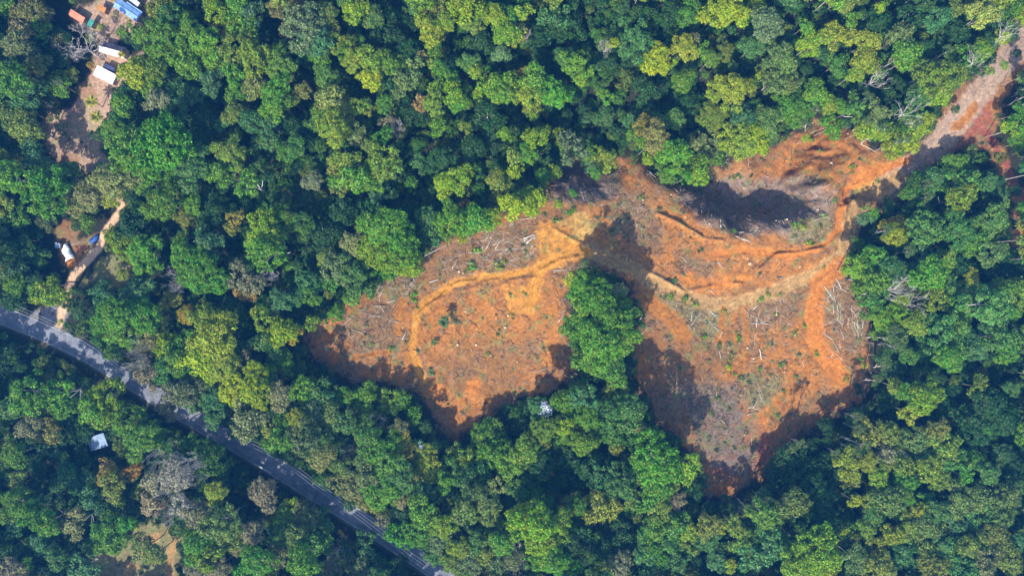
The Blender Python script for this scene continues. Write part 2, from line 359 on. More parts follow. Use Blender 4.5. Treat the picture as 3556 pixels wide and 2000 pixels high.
# ------------------------------------------------------------------ tree shapes
def crown_np(seed, nl, npl, lr, leaf, flat=.6, ragged=0.0, zmin=-.15, stretch=1.5):
    g = np.random.default_rng(seed)
    i = np.arange(nl)+.5
    cz = 1-(1-zmin)*i/nl; th = i*2.39996+g.random()*6+g.normal(0, .25, nl)
    rr = np.sqrt(np.clip(1-cz**2, 0, 1))
    amp = 1+.2*np.sin(th*2+g.random()*6)+.16*np.sin(th*3+g.random()*6)+.1*np.sin(th*5+g.random()*6)+g.normal(0, .08+ragged*.24, nl)
    amp = np.clip(amp, .3, 1.5)
    rad = lr*g.uniform(.55, 1.35, nl)
    d = np.stack([rr*np.cos(th)*amp, rr*np.sin(th)*amp, cz*flat*g.uniform(1-.25-ragged*.5, 1.08, nl)], 1)*(1-lr*.75)
    if ragged: keep = g.random(nl) > ragged*.35; d = d[keep]; rad = rad[keep]
    V = []
    for c, r_ in zip(d, rad):
        n = int(npl*(r_/lr)**2)
        q = g.normal(0, 1, (n, 3)); q[:, 2] = np.abs(q[:, 2])*1.0-.35; q += c/np.linalg.norm(c)*.6
        q /= np.linalg.norm(q, axis=1)[:, None]
        bump = 1+.3*np.sin(q[:, 0]*5+r_*90)*np.sin(q[:, 1]*5+r_*50)+g.normal(0, .11+ragged*.12, n)
        p = c+q*r_*bump[:, None]*np.array([1, 1, .85])
        nn = q*.9+g.normal(0, .6, (n, 3)); nn[:, 2] += .3; nn /= np.linalg.norm(nn, axis=1)[:, None]
        t = np.cross(nn, g.normal(0, 1, (n, 3))); t /= np.linalg.norm(t, axis=1)[:, None]+1e-9; b = np.cross(nn, t)
        s = leaf*g.uniform(.6, 1.35, n)[:, None]*.5
        V.append(np.stack([p-t*s*stretch, p-b*s*.8, p+t*s*stretch+nn*s*.3, p+b*s*.8], 1).reshape(-1, 3))
    V = np.concatenate(V); F = np.arange(len(V)).reshape(-1, 4)
    return V, F
PROTO = {}
spec = {  # class: lobes, leaves per lobe, lobe radius, leaf size
 'S': (13, 95, .40, .155), 'M': (30, 130, .275, .098), 'L': (62, 140, .20, .070)}
for k, (nl, npl, lr, leaf) in spec.items():
    PROTO[k, 'lumpy'] = [crown_np(100+j, nl, npl, lr, leaf, .60+.05*j, .15) for j in range(3)]
    PROTO[k, 'domed'] = [crown_np(200+j, int(nl*1.5), int(npl*.8), lr*.8, leaf*.9, .55+.04*j, 0) for j in range(2)]
    PROTO[k, 'ragged'] = [crown_np(300+j, int(nl*.85), npl, lr*.95, leaf*1.1, .8, .75) for j in range(3)]
CROWN = {k: [np_mesh('crown', V, F, M['leaf']) for V, F in v] for k, v in PROTO.items()}
MASS = []; MASSKEY = []
for k in (('S', 'lumpy'), ('S', 'ragged'), ('M', 'lumpy'), ('M', 'ragged'), ('M', 'domed')):
    for V, F in PROTO[k][:2]:
        o_ = len(V); ra = .045
        V = np.concatenate([V, [(ra*c*q, ra*s*q, z) for z, q in ((-7, 1.4), (.35, .7)) for c, s in ((1, 0), (0, 1), (-1, 0), (0, -1))]]); nf = len(F)
        F = np.concatenate([F, [(o_+i, o_+(i+1) % 4, o_+4+(i+1) % 4, o_+4+i) for i in range(4)]])
        m_ = np_mesh('crown_mass', V, F, M['leaf_mass']); m_.materials.append(M['bark']); m_.polygons.foreach_set('material_index', np.r_[np.zeros(nf, np.int32), np.ones(4, np.int32)])
        MASS.append(m_); MASSKEY.append(k)

def trunk_mesh(seed, m, spread=.17):
    g = random.Random(seed); mb = MB(); bend = [(0, 0, 0)]
    x = y = 0
    for i in range(1, 7):
        x += g.uniform(-.012, .012); y += g.uniform(-.012, .012); bend.append((x, y, i*.115))
    mb.tube(bend, [.019, .0155, .014, .013, .012, .011, .009], 7)
    for k in range(6):
        a = k*1.05+g.uniform(-.3, .3); i = g.choice([3, 4, 5, 6]); p = Vector(bend[i]); q = p+Vector((math.cos(a), math.sin(a), 0))*spread*g.uniform(.6, 1)+Vector((0, 0, g.uniform(.12, .24)))
        mid = (p+q)/2+Vector((0, 0, -.02)); mb.tube([p, mid, q], [.0075, .006, .003], 5)
    return mb.mesh('trunk', m, True)
TRUNK = [trunk_mesh(i, M[['bark', 'bark_pale', 'bark', 'bark_dark'][i % 4]]) for i in range(4)]
SLIM = trunk_mesh(9, M['log_white'], .05)

def branch_rec(mb, tw, p, d, L, r, depth, g, up=.15):
    n = 3; r = max(r, .0022); pts = [p]; rad = [r]; q = p.copy(); dd = d.copy()
    for i in range(n):
        dd = (dd+Vector((g.uniform(-1, 1), g.uniform(-1, 1), g.uniform(-.6, 1)*.5))*.24).normalized(); q = q+dd*L/n; pts.append(q.copy()); rad.append(r*(1-(i+1)/n*.45))
    (mb if depth > 1 else tw).tube(pts, rad, 5 if depth > 1 else 3, cap=False)
    if depth == 0: return
    for k in range(g.choice([2, 3, 3]) if depth > 1 else 4):
        i = g.choice([1, 2, 3]) if k else 3
        sdv = Vector((g.uniform(-1, 1), g.uniform(-1, 1), g.uniform(-.2, .7))).normalized()
        nd = (dd*.75+sdv*.75+Vector((0, 0, up))).normalized()
        branch_rec(mb, tw, pts[i], nd, L*g.uniform(.55, .8), rad[i]*.62, depth-1, g, up)
def bare_mesh(seed, m1, m2, depth=4, h0=.38, L=.26, r=.02, spread=1.0, nb=5):
    g = random.Random(seed); mb = MB(); tw = MB(); tr = MB()
    pts = [Vector((0, 0, 0)), Vector((g.uniform(-.01, .01), .008, h0*.5)), Vector((.01, g.uniform(-.02, .02), h0)), Vector((.015, 0, h0+.15))]
    tr.tube(pts, [r*1.25, r, r*.85, r*.55], 7)
    for k in range(nb):
        a = k*2*math.pi/nb+g.uniform(-.4, .4); d = Vector((math.cos(a)*spread, math.sin(a)*spread, g.uniform(.5, 1.1))).normalized()
        branch_rec(mb, tw, pts[2]+(pts[3]-pts[2])*g.random(), d, L, r*.5, depth, g)
    mb.add(tw.v, tw.f); a = tr.mesh('trunk', m1, True); b = mb.mesh('branches', m2)
    co = np.array(mb.v); rr = np.percentile(np.hypot(co[:, 0], co[:, 1]), 95); return a, b, rr, co[:, 2].max()
BARE = [bare_mesh(20+i, M['twig'], M['twig'], 4, .35, .27, .019, 1.1, 9) for i in range(3)]
DEAD = [bare_mesh(40+i, M['log_white'], M['log_white'], 3, .5, .27, .023, .85, 6) for i in range(3)]

# ------------------------------------------------------------------ colours of the crowns
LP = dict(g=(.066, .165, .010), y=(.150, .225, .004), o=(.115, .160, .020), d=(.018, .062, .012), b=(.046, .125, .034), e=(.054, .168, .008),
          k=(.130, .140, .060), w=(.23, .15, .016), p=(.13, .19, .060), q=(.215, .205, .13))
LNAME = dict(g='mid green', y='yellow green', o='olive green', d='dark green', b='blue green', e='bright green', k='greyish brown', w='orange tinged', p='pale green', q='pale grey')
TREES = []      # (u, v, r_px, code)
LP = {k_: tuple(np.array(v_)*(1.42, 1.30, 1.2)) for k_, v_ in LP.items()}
def cat_trees(t, s):
    for e in s.replace('\n', ' ').split(';'):
        e = e.split()
        if len(e) < 4: continue
        u, v = px(t, float(e[0]), float(e[1])); TREES.append((u, v, float(e[2])*ts(t), e[3]))
cat_trees('T1', '''60 60 110 g;250 90 170 ok;160 230 110 k;130 330 90 kb;330 210 90 g;250 480 130 kb;60 600 130 g;420 640 110 g;160 700 120 b;200 540 90 o;60 450 80 d;550 560 65 yo;
60 860 100 ob;150 950 100 o;230 1170 100 b;40 1330 110 g;300 1400 120 e;450 1330 110 b;600 30 60 do;950 270 95 g;1010 210 60 g;1060 280 50 g;920 130 38 k;1240 70 95 o;1230 260 110 g;1290 130 110 gb;1200 420 85 g;
1050 560 100 y;1160 540 90 yd;940 800 90 g;850 960 70 g;1200 1090 190 e;960 1150 150 eg;1130 1250 140 e;1450 1250 130 b;850 1350 130 ok;1070 1370 70 g;1780 50 90 g;1620 80 80 gy;1680 190 70 wo;
1430 260 110 g;1560 330 110 g;1340 350 90 g;1400 470 100 g;1600 430 90 yg;1830 220 90 g;1750 350 110 og;1900 420 110 og;2100 480 110 go;1900 100 90 b;1600 600 90 b;1760 560 80 g;1780 690 70 g;
1930 640 90 ko;2070 700 100 eg;2080 830 90 g;1190 760 80 k;1330 780 110 b;1480 730 60 b;1770 860 70 o;1700 930 60 b;1900 920 90 b;2020 930 80 b;2010 1060 80 b;1740 1160 110 og;1700 1310 100 g;
1870 1390 90 g;1400 990 90 d;2080 50 60 k;2150 230 50 k;2150 1150 60 g;800 230 32 yo;480 320 70 ok;720 300 45 og;700 500 40 ow;1500 1050 90 d;1150 640 70 g;500 1300 70 g;1550 900 90 d;1000 950 80 d''')
cat_trees('T2', '''90 180 110 g;330 70 120 e;620 40 110 ko;600 130 60 og;650 240 75 g;670 300 60 g;350 240 80 kd;130 400 110 b;70 450 80 g;130 600 120 b;270 470 90 b;100 700 100 g;250 720 100 gb;350 760 95 gy;
900 380 120 yg;1040 450 105 g;950 270 90 d;1080 540 80 g;1380 180 60 o;1440 80 70 g;1400 240 50 o;1370 330 50 y;1200 80 110 g;1770 200 60 ow;1750 280 50 o;1980 300 120 yg;2010 450 130 g;2120 200 80 g;1920 400 90 g;
1350 480 110 e;1450 560 120 e;1590 680 90 e;1450 650 90 e;1230 650 105 t;1820 660 105 k;1960 630 85 t;1850 740 80 kw;1240 820 60 o;1350 930 65 yw;780 940 130 e;1000 930 110 e;880 1060 115 g;1060 1090 100 ok;
970 780 110 b;1000 670 55 g;1510 950 115 oy;1580 1100 150 yo;1500 1250 140 y;1210 1180 90 y;1320 1130 90 g;1300 1260 90 g;1650 1300 110 yo;1550 1380 90 y;1900 1360 70 y;1950 950 80 yo;2100 1060 100 y;
2020 1120 90 bg;2060 1220 90 bg;2130 1300 60 g;1790 1200 90 b;1790 1290 80 k;2000 1400 70 g;980 1210 95 t;960 1340 100 t;1100 1390 90 k;1200 1350 80 gb;1350 1330 80 g;1950 850 60 g;2100 820 80 b;1560 380 100 b;
1600 150 100 d;1500 830 100 d;1700 900 110 d;1750 1050 90 d;250 300 70 d;60 800 80 d;900 620 40 yo;750 770 80 b;840 50 60 yo''')
cat_trees('T3', '''180 90 140 g;60 180 100 b;430 80 100 g;450 180 80 g;350 370 110 ko;190 330 80 k;350 490 100 b;750 120 120 gy;770 225 95 gy;660 220 80 g;950 310 110 g;1050 430 110 g;1200 430 90 g;1390 490 100 gd;1540 540 100 gd;
1640 620 100 dg;800 600 85 wk;830 700 80 ow;1000 660 60 w;850 780 80 o;1180 610 130 t;1400 680 120 T;1250 790 130 t;1380 930 95 q;1310 690 105 q;1180 740 85 q;1250 980 100 t;1150 900 80 q;1620 830 75 yo;1500 1000 110 k;
1650 1060 120 kg;500 680 110 b;420 760 90 b;560 770 80 b;680 880 90 b;100 920 110 g;200 1000 110 g;330 1060 90 g;90 1100 70 b;540 1060 90 ko;300 1230 80 b;830 1100 110 g;820 1200 100 g;950 1050 60 e;
1090 1240 85 kg;1160 1290 65 kg;80 540 80 g;110 740 70 o;190 1380 50 g;600 1400 90 b;70 1400 80 k;400 1320 80 b;1480 1220 100 g;1550 1290 100 gy;1720 1150 90 o;1900 1130 90 k;1980 830 100 k;
1940 1340 120 e;1850 1420 100 e;2100 1320 90 ko;2110 1180 80 bg;2120 1000 80 g;1820 1230 70 k;1500 1390 75 k;1650 1390 90 k;1800 710 70 d;1380 60 110 kb;1160 70 105 t;1250 180 75 k;1450 110 90 b;1600 240 75 b;
1600 120 90 b;1860 280 105 kp;1750 50 110 y;1900 40 120 y;2080 90 90 kp;2020 340 55 o;2080 430 90 g;2140 300 70 g;1700 150 60 b;1550 900 80 d;250 620 90 d;50 1250 90 d;1700 960 60 d;620 500 60 d;200 850 80 d''')
cat_trees('T4', '''480 310 85 kp;640 330 125 ye;720 180 130 eg;850 300 130 e;800 430 130 ye;920 470 100 ye;720 530 75 e;380 500 110 bp;500 560 115 gb;560 630 85 gb;280 430 60 o;1080 250 80 b;1230 130 110 g;1300 190 90 y;
1400 140 100 e;1530 130 80 y;1700 50 85 y;1840 10 75 y;100 180 80 gd;1050 130 90 b;150 600 90 b;170 730 60 g;50 720 60 b;330 620 60 g;370 840 60 e;190 900 55 yg;20 1010 65 wy;400 60 100 d;600 60 90 d;250 250 100 d;480 740 50 g;
250 800 70 d;60 850 80 d;900 130 90 d;1150 60 80 d''')
cat_trees('G', '''1465 705 32 e;1500 752 38 e;1462 770 30 g;1530 800 42 g;1510 862 44 eg;1475 850 34 ed;1555 735 20 p;1565 775 28 g;1578 850 30 g;1530 905 40 dg;1490 900 34 g;1448 830 26 e;1450 735 20 e;1545 940 28 g;1440 700 16 y''')
cat_trees('T5', '''60 400 70 g;40 740 85 gy;90 800 60 y;130 260 75 gy;330 200 55 gy;440 280 105 kb;260 500 45 gy;600 320 75 g;700 380 85 yo;560 450 50 b;600 500 45 g;960 150 65 wo;920 230 55 g;1080 240 110 ko;980 330 55 yg;
1220 350 125 g;1330 400 80 g;1130 380 60 g;1150 560 55 g;1100 500 50 g;1450 470 100 yg;1500 250 105 gk;1500 380 85 kg;1620 330 70 g;1800 220 120 yo;1880 280 90 y;1700 200 80 y;1950 150 80 b;1570 50 90 og;290 790 28 y;
410 690 24 e;1290 560 45 e;190 560 60 g;1000 420 40 y''')
cat_trees('T12', '''230 450 115 g;280 530 60 y;130 390 60 b;60 650 105 e;460 300 60 t;510 310 38 y;610 170 45 bg;580 270 40 b;690 290 105 b;850 420 100 y;920 460 60 y;790 470 60 y;1050 340 85 oy;1100 290 45 k;1190 350 50 g;1260 410 60 go;
1080 90 80 gd;1070 560 80 g;1090 490 55 b;1340 50 125 y;1420 90 85 y;1600 20 60 y;1280 70 60 y;1670 150 95 kb;1740 200 65 bk;1330 620 70 yo;1470 600 110 yo;1480 700 85 yo;1610 550 22 y;1560 340 75 b;1750 370 90 bo;
1830 420 90 ob;1720 520 80 bo;1850 560 80 o;1950 540 70 ob;480 650 60 g;480 790 75 b;330 820 45 b;1330 780 75 go;1340 850 55 g;1010 840 75 gb;880 850 70 b;670 860 50 b;2040 290 80 ey;2150 230 55 yo;1970 170 55 g;
1740 860 105 bo;1800 930 75 bo;70 90 95 b;950 80 90 d;730 110 80 d;1940 720 85 g;1130 700 110 d;760 650 90 d;200 180 100 d;1550 820 90 b;700 1000 40 y;2130 960 30 y''')
cat_trees('T7', '''1040 280 80 oy;1050 400 85 oy;1010 490 60 yo;1100 480 55 g;880 400 80 bg;760 230 85 yo;870 230 75 yo;1250 270 100 kg;1300 400 100 g;1270 460 65 y;480 680 75 g;620 720 115 g;780 600 95 g;850 700 75 yo;330 870 105 bp;
350 560 110 bo;430 400 60 o;230 960 110 y;1050 740 105 gb;940 730 60 g;1150 830 85 op;880 880 75 e;1350 850 75 e;1430 900 45 y;1540 600 115 go;1450 550 95 go;1400 700 95 b;1500 720 85 yg;1100 950 95 ye;1000 970 55 y;1250 980 95 g;
1380 950 85 yg;1200 1080 85 y;1320 1060 75 y;1250 1130 45 g;1750 430 95 g;1820 390 65 yg;1850 560 95 og;1970 520 95 og;1800 150 85 yp;1880 120 75 p;2050 60 105 g;2150 120 60 y;2130 590 50 gb;2130 960 85 e;2060 980 55 ey;
1700 50 85 bo;900 120 50 g;1080 60 35 y;2120 1080 60 g;1690 1230 80 g;1530 1340 80 b;1750 1350 95 bg;1600 1250 60 d;1650 1340 80 g;2160 700 70 d;2140 850 60 e;1600 250 90 d;1350 120 100 d;1100 150 90 d;1500 150 80 b;1950 300 50 y;
2060 430 40 d;1630 830 50 d''')
cat_trees('T8', '''1030 290 70 e;990 340 50 b;1230 400 80 yw;1230 460 65 y;1170 500 45 o;1450 410 115 bg;1540 440 85 bg;1750 190 95 yo;1760 90 60 yo;1930 70 60 b;2020 130 75 b;1750 430 110 gb;1850 520 95 g;2010 330 110 bg;1950 400 90 bg;
1780 530 70 g;2000 600 85 ob;900 500 75 dg;1400 130 100 dg;930 580 65 dg;1480 650 105 b;1650 640 80 by;1500 760 105 e;930 730 90 ey;1030 800 100 g;1200 720 80 b;1100 800 80 g;1050 960 105 eb;1300 860 70 kp;1370 780 90 b;
1700 900 110 bg;1550 960 80 oy;1450 950 60 o;1700 1010 80 g;1220 1080 90 ey;1100 1100 80 yg;1370 1140 80 oy;1230 1220 75 ob;1050 1220 40 g;1550 1190 115 bg;1700 1150 95 bg;1650 1300 95 bg;1830 780 60 oy;1950 1000 120 gb;
1980 1100 95 b;1900 900 75 b;2100 880 80 g;2140 1060 60 g;1300 1370 65 bg;1120 1390 60 b;1620 1400 90 g;2050 1250 100 be;2100 1350 80 e;1850 1330 80 b;1750 720 90 d;1400 1020 60 d;1800 1250 60 b;1320 550 80 dg;1050 640 90 eg;
1280 960 60 y;1450 1320 80 d;2000 750 80 d;1180 250 60 d''')
cat_trees('T11', '''280 50 90 bo;60 100 90 b;150 170 45 F;270 220 125 gb;80 250 90 g;400 200 100 gb;440 290 60 k;60 450 80 yg;130 380 60 g;260 390 70 gb;310 470 50 o;520 420 105 de;690 450 85 d;600 570 155 e;510 540 85 e;700 610 95 e;
830 620 85 yg;200 700 90 b;340 750 115 b;430 850 105 bo;250 830 60 o;200 940 105 o;140 860 60 o;30 930 60 g;620 770 90 g;560 880 80 g;700 760 65 o;760 880 65 k;640 950 85 og;560 1130 80 be;650 1070 100 g;760 1060 95 gb;
700 1180 100 bg;850 1100 80 yg;600 1290 85 g;870 1210 75 og;1000 1080 85 o;1090 1070 55 y;1000 1180 90 b;1200 1080 70 yb;1250 1200 90 og;1430 980 95 eo;1280 980 45 t;1650 910 100 ob;1600 960 75 b;1400 860 55 b;1500 1120 90 b;
1470 1220 100 b;800 1330 90 b;650 1370 90 b;540 1320 95 b;350 1390 90 k;60 1140 60 b;1180 1380 45 y;1080 1340 80 b;1350 1320 100 b;1800 1290 175 ye;1720 1390 120 ye;1870 1220 110 ed;1750 1180 110 de;1870 1400 110 y;
2060 1120 35 y;2130 900 42 y;900 820 60 d;1000 960 60 d;1150 900 60 d;1700 700 110 d;1550 620 90 d;1850 850 120 d;1950 650 100 d;1800 1000 110 d;350 1150 90 d;250 1250 90 d;100 600 110 d;1500 750 60 d;1900 1050 90 d''')
cat_trees('T13', '''1010 380 90 o;940 290 70 bd;1170 370 80 o;1300 440 80 bo;1420 430 85 ob;1540 360 80 o;1600 480 100 og;1280 510 75 b;870 620 95 oy;1030 600 60 yo;920 730 55 ok;1260 600 95 go;1180 530 85 k;1480 560 80 b;1500 660 90 oy;
1320 740 80 E;1100 710 80 ey;1150 770 60 g;1050 790 40 o;1760 710 58 E;1580 740 70 by;1700 590 90 bg;1820 580 60 g;1930 680 70 gb;1320 870 60 g;1450 890 60 g;1200 900 95 bo;1020 890 55 o;1060 1010 70 bg;1300 1010 80 bg;
1420 980 70 yo;1550 980 90 bg;1700 900 100 bo;1850 880 100 bo;2050 850 105 bo;1700 1050 95 b;1850 1030 95 bg;2000 1000 105 bo;1950 1140 90 o;1450 1090 90 bo;1580 1120 80 by;1330 1100 85 o;1180 1150 80 yo;1000 1110 60 yb;
1090 1220 80 o;1280 1240 80 b;1300 1330 65 b;900 1320 85 ob;1090 1390 105 o;1450 1280 90 by;1600 1220 90 b;1800 1220 90 o;1650 1320 90 by;1900 1330 95 ko;2050 1320 90 o;1500 1390 90 o;1700 1400 90 b;1830 1400 85 b;
2120 1180 60 b;2030 550 80 db;2100 620 90 d;1850 400 90 d;1450 110 105 ey;1350 80 80 g;1340 220 85 oy;1220 20 55 o;1860 30 75 by;2130 40 60 b;1900 350 45 be;2050 280 110 d;1750 250 100 d;1950 150 110 d;1580 180 80 d;
1180 1290 90 d;2130 750 70 b;450 560 90 d;620 650 90 d;330 600 60 d;560 480 70 d;700 320 60 d''')
cat_trees('T9', '''60 50 60 k;100 180 125 bp;200 290 110 b;120 330 95 b;300 100 70 ob;500 50 90 gy;640 120 75 ob;780 140 35 b;960 40 60 b;1000 140 55 gy;1130 60 90 o;1180 160 70 yo;1070 230 90 oy;1130 270 50 o;1330 60 105 gy;1450 60 80 g;
1380 150 75 o;1560 100 80 gy;1650 100 90 g;1640 220 85 yg;1720 240 75 oy;1770 70 55 yo;1780 190 55 t;350 230 55 o;400 330 85 go;420 400 60 g;540 300 40 g;240 440 70 g;280 560 80 bg;340 600 50 g;500 450 80 oy;620 450 85 oy;
620 600 72 Y;750 480 80 g;830 490 65 g;950 500 50 op;880 620 90 bp;840 690 50 b;1030 440 45 ok;1100 470 45 yb;1150 530 60 g;1370 470 75 bg;1410 520 50 gy;1260 470 35 b;1240 590 50 g;1490 520 28 g;1600 390 60 bp;1580 640 95 yg;
1620 700 75 g;1760 540 55 wo;1850 580 90 g;1800 680 105 yo;1950 620 80 gb;1960 720 60 b;2070 650 80 e;1840 840 45 yg;1850 770 65 o;1130 650 55 yg;1250 720 85 yg;1280 780 65 g;1020 770 55 wk;1100 780 75 og;1440 730 42 y;
1350 660 25 g;2130 430 80 bg;100 680 65 ok;10 750 60 o;330 750 105 op;270 820 80 g;420 820 80 o;540 800 75 og;730 790 65 g;600 840 45 o;320 950 115 yo;370 1010 85 y;200 930 60 bg;500 1000 72 kp;740 920 50 k;800 960 70 t;
720 1020 65 e;620 1100 60 ob;700 1190 105 go;740 1270 85 go;640 1250 80 g;420 1220 95 go;450 1310 105 g;380 1300 70 o;540 1350 75 g;390 1410 65 o;180 1360 62 kp;40 1120 70 gb;1140 960 55 g;1350 970 42 o;1420 940 38 b;
1620 1010 45 yg;1550 1000 65 db;1700 1050 30 g;1850 1010 60 yg;1930 970 60 gy;2070 960 65 gy;2130 1050 60 g;1150 1200 105 d;980 1230 60 b;1400 1130 95 d;1180 1390 80 y;1300 1340 85 yg;1570 1360 65 o;1650 1390 50 o;
1700 1180 55 yb;1790 1150 50 y;1730 1280 55 y;1900 1130 95 d;930 1400 50 g;650 1390 60 g;700 1440 75 b;2010 1280 50 yg;760 270 100 d;900 400 80 d;480 180 70 d;1450 300 90 d;950 870 80 d;1500 850 100 d;1900 250 90 d;
2050 150 90 d;550 1180 50 d;60 1000 90 d;850 1330 80 d;1100 350 60 g''')
cat_trees('T10', '''150 80 120 gb;240 110 100 bg;90 40 80 g;300 160 85 b;440 100 70 g;580 100 85 g;760 110 75 go;860 130 65 g;960 230 50 g;180 220 60 kb;320 260 80 bo;60 270 70 yo;680 270 85 t;480 210 45 k;120 430 115 bk;240 560 85 ko;
70 380 80 o;430 540 55 t;440 300 80 b;590 400 100 bg;680 500 90 g;830 340 65 ko;880 410 45 yw;800 430 70 g;990 460 42 F;970 520 85 yo;1040 610 105 yo;900 530 55 wo;570 570 80 ob;650 640 60 g;760 600 90 gb;850 720 105 bg;
940 690 50 ow;750 700 80 g;550 690 95 bk;390 630 60 ob;380 740 85 kb;480 800 80 ko;650 830 115 eg;780 820 75 g;590 900 80 ok;860 870 55 k;1260 530 80 by;1350 560 95 go;1230 670 90 bg;1190 740 60 g;1530 450 135 g;1500 380 95 g;
1600 560 115 g;1700 620 80 g;1480 560 60 g;1790 500 95 go;1880 420 80 o;1950 340 90 og;2080 320 55 y;1900 190 75 F;2100 400 60 g;2100 130 90 g;1400 700 95 db;1470 740 45 gy;1560 770 65 ko;1370 820 80 ob;1500 900 105 bo;
1350 950 95 ob;1080 850 75 b;1000 960 95 g;1060 1010 80 g;850 1150 90 e;1000 1120 95 eg;1180 1070 85 yg;1510 1100 28 y;1600 1110 60 bp;1540 1010 60 ob;1430 1180 85 bg;700 1020 45 kp;1140 1200 65 bp;1290 1230 75 yo;
1100 1300 75 bg;1230 1340 80 og;1390 1330 105 bk;1500 1250 80 o;1620 1200 80 g;1850 1050 150 ye;2000 1130 120 ye;1830 900 110 de;1900 1200 120 ye;1750 1000 90 y;1720 790 60 bg;1950 1330 120 e;2100 1390 85 e;1560 1330 85 bk;
1700 1320 75 kb;2150 900 60 o;40 910 50 y;150 890 55 t;100 1020 110 bk;240 1000 75 b;60 1150 95 ob;250 1180 95 gb;100 1360 105 g;380 1290 95 t;570 1190 85 b;580 1290 55 b;330 1400 70 k;530 1390 85 bk;700 1400 80 d;
830 1370 60 d;950 780 70 d;1750 700 60 d;1900 620 110 d;2080 520 90 d;1650 900 60 d;1700 1100 60 d;450 900 50 d;420 430 60 d''')

# crowns just outside the frame, so that the forest goes on
DEADS = [  # tile, base, apparent top, kind
 ('T7', 950, 665, 1180, 555, 0), ('T7', 1150, 925, 1370, 800, 1), ('T7', 1850, 370, 2050, 240, 2), ('T7', 1690, 545, 1760, 480, 0),
 ('T8', 945, 915, 1330, 885, 1), ('T8', 1240, 1008, 1400, 980, 2), ('T5', 560, 480, 575, 415, 3), ('T5', 1660, 365, 1730, 290, 3), ('T5', 1190, 545, 1265, 465, 3),
 ('T1', 770, 440, 590, 340, 4), ('T9', 230, 300, 60, 215, 0), ('T3', 1380, 620, 1400, 700, 2), ('T2', 1480, 590, 1450, 545, 3), ('T2', 1570, 600, 1555, 560, 3),
 ('T10', 850, 290, 880, 330, 3), ('T1', 1075, 380, 1010, 300, 3), ('T1', 575, 700, 400, 600, 3), ('T1', 400, 805, 335, 778, 3), ('T1', 310, 880, 205, 825, 3), ('T10', 1740, 1230, 1720, 1330, 4),
 ('T7', 1800, 625, 1930, 560, 3)]
SLIMS = [  # slender pale trunks under small high crowns: base -> apparent top
 ('T7', 920, 965, 1060, 880), ('T7', 1020, 1060, 1150, 955), ('T7', 1165, 1130, 1290, 1050), ('T7', 590, 725, 700, 610), ('T7', 415, 870, 560, 780), ('T7', 930, 775, 1060, 690),
 ('T7', 605, 865, 690, 800), ('T7', 665, 915, 690, 830), ('T7', 1150, 1125, 1230, 1060), ('T7', 700, 790, 770, 730), ('T7', 1240, 995, 1360, 930), ('T7', 1430, 500, 1560, 400), ('T7', 440, 610, 500, 560),
 ('T7', 2000, 815, 2180, 720), ('T7', 2050, 730, 2180, 660), ('T7', 2060, 620, 2160, 570), ('T7', 2040, 830, 2170, 790), ('T7', 1390, 1415, 1470, 1380), ('T8', 1340, 215, 1480, 170), ('T8', 1040, 465, 1160, 425),
 ('T8', 1215, 610, 1340, 585), ('T8', 980, 1240, 1160, 1243), ('T8', 1070, 1290, 1240, 1320), ('T8', 1060, 1190, 1200, 1190), ('T13', 685, 480, 790, 530), ('T13', 770, 440, 920, 510), ('T13', 825, 300, 950, 350),
 ('T13', 760, 385, 1000, 475), ('T13', 830, 225, 930, 255), ('T13', 0, 855, 90, 940), ('T13', 160, 800, 240, 885), ('T13', 410, 430, 420, 500), ('T13', 415, 415, 510, 450), ('T5', 470, 1240, 478, 1235),
 ('T6', 1945, 805, 2060, 800), ('T6', 2030, 705, 2120, 690), ('T6', 2070, 520, 2200, 545)]
# ------------------------------------------------------------------ ground: one sheet out to the horizon
def axis(half, step, ext):
    a = np.arange(-half, half+step/2, step); o = [half]
    g = step
    while o[-1] < ext: g *= 1.22; o.append(o[-1]+g)
    o = np.array(o[1:]); return np.concatenate([-o[::-1], a, o])
gx = axis(206, .44, 9000); gy = axis(118, .44, 9000)
X, Y = np.meshgrid(gx, gy, indexing='ij')
Zg = ground_z(X, Y)
V = np.stack([X, Y, Zg], -1).reshape(-1, 3)
nx, ny = X.shape; I = np.arange(nx*ny).reshape(nx, ny)
F = np.stack([I[:-1, :-1], I[1:, :-1], I[1:, 1:], I[:-1, 1:]], -1).reshape(-1, 4)
KZ = H/(H-Zg)
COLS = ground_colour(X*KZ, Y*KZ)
NX_, NY_ = len(gx), len(gy)
def gz(x, y):
    i = min(max(int(np.searchsorted(gx, x))-1, 0), NX_-2); j = min(max(int(np.searchsorted(gy, y))-1, 0), NY_-2)
    a = (x-gx[i])/(gx[i+1]-gx[i]); b = (y-gy[j])/(gy[j+1]-gy[j])
    return float((Zg[i, j]*(1-a)+Zg[i+1, j]*a)*(1-b)+(Zg[i, j+1]*(1-a)+Zg[i+1, j+1]*a)*b)
gm = bpy.data.materials.new('earth'); gm.use_nodes = True; nt = gm.node_tree; N = nt.nodes.new; L = nt.links.new
b = nt.nodes['Principled BSDF']; b.inputs['Roughness'].default_value = .95; b.inputs['Specular IOR Level'].default_value = .1
at_ = N('ShaderNodeAttribute'); at_.attribute_name = 'soil'
ge = N('ShaderNodeNewGeometry')
n1 = N('ShaderNodeTexNoise'); n1.inputs['Scale'].default_value = 1.1; n1.inputs['Detail'].default_value = 6; n1.inputs['Roughness'].default_value = .65; L(ge.outputs['Position'], n1.inputs['Vector'])
n2 = N('ShaderNodeTexNoise'); n2.inputs['Scale'].default_value = 4.0; n2.inputs['Detail'].default_value = 4; L(ge.outputs['Position'], n2.inputs['Vector'])
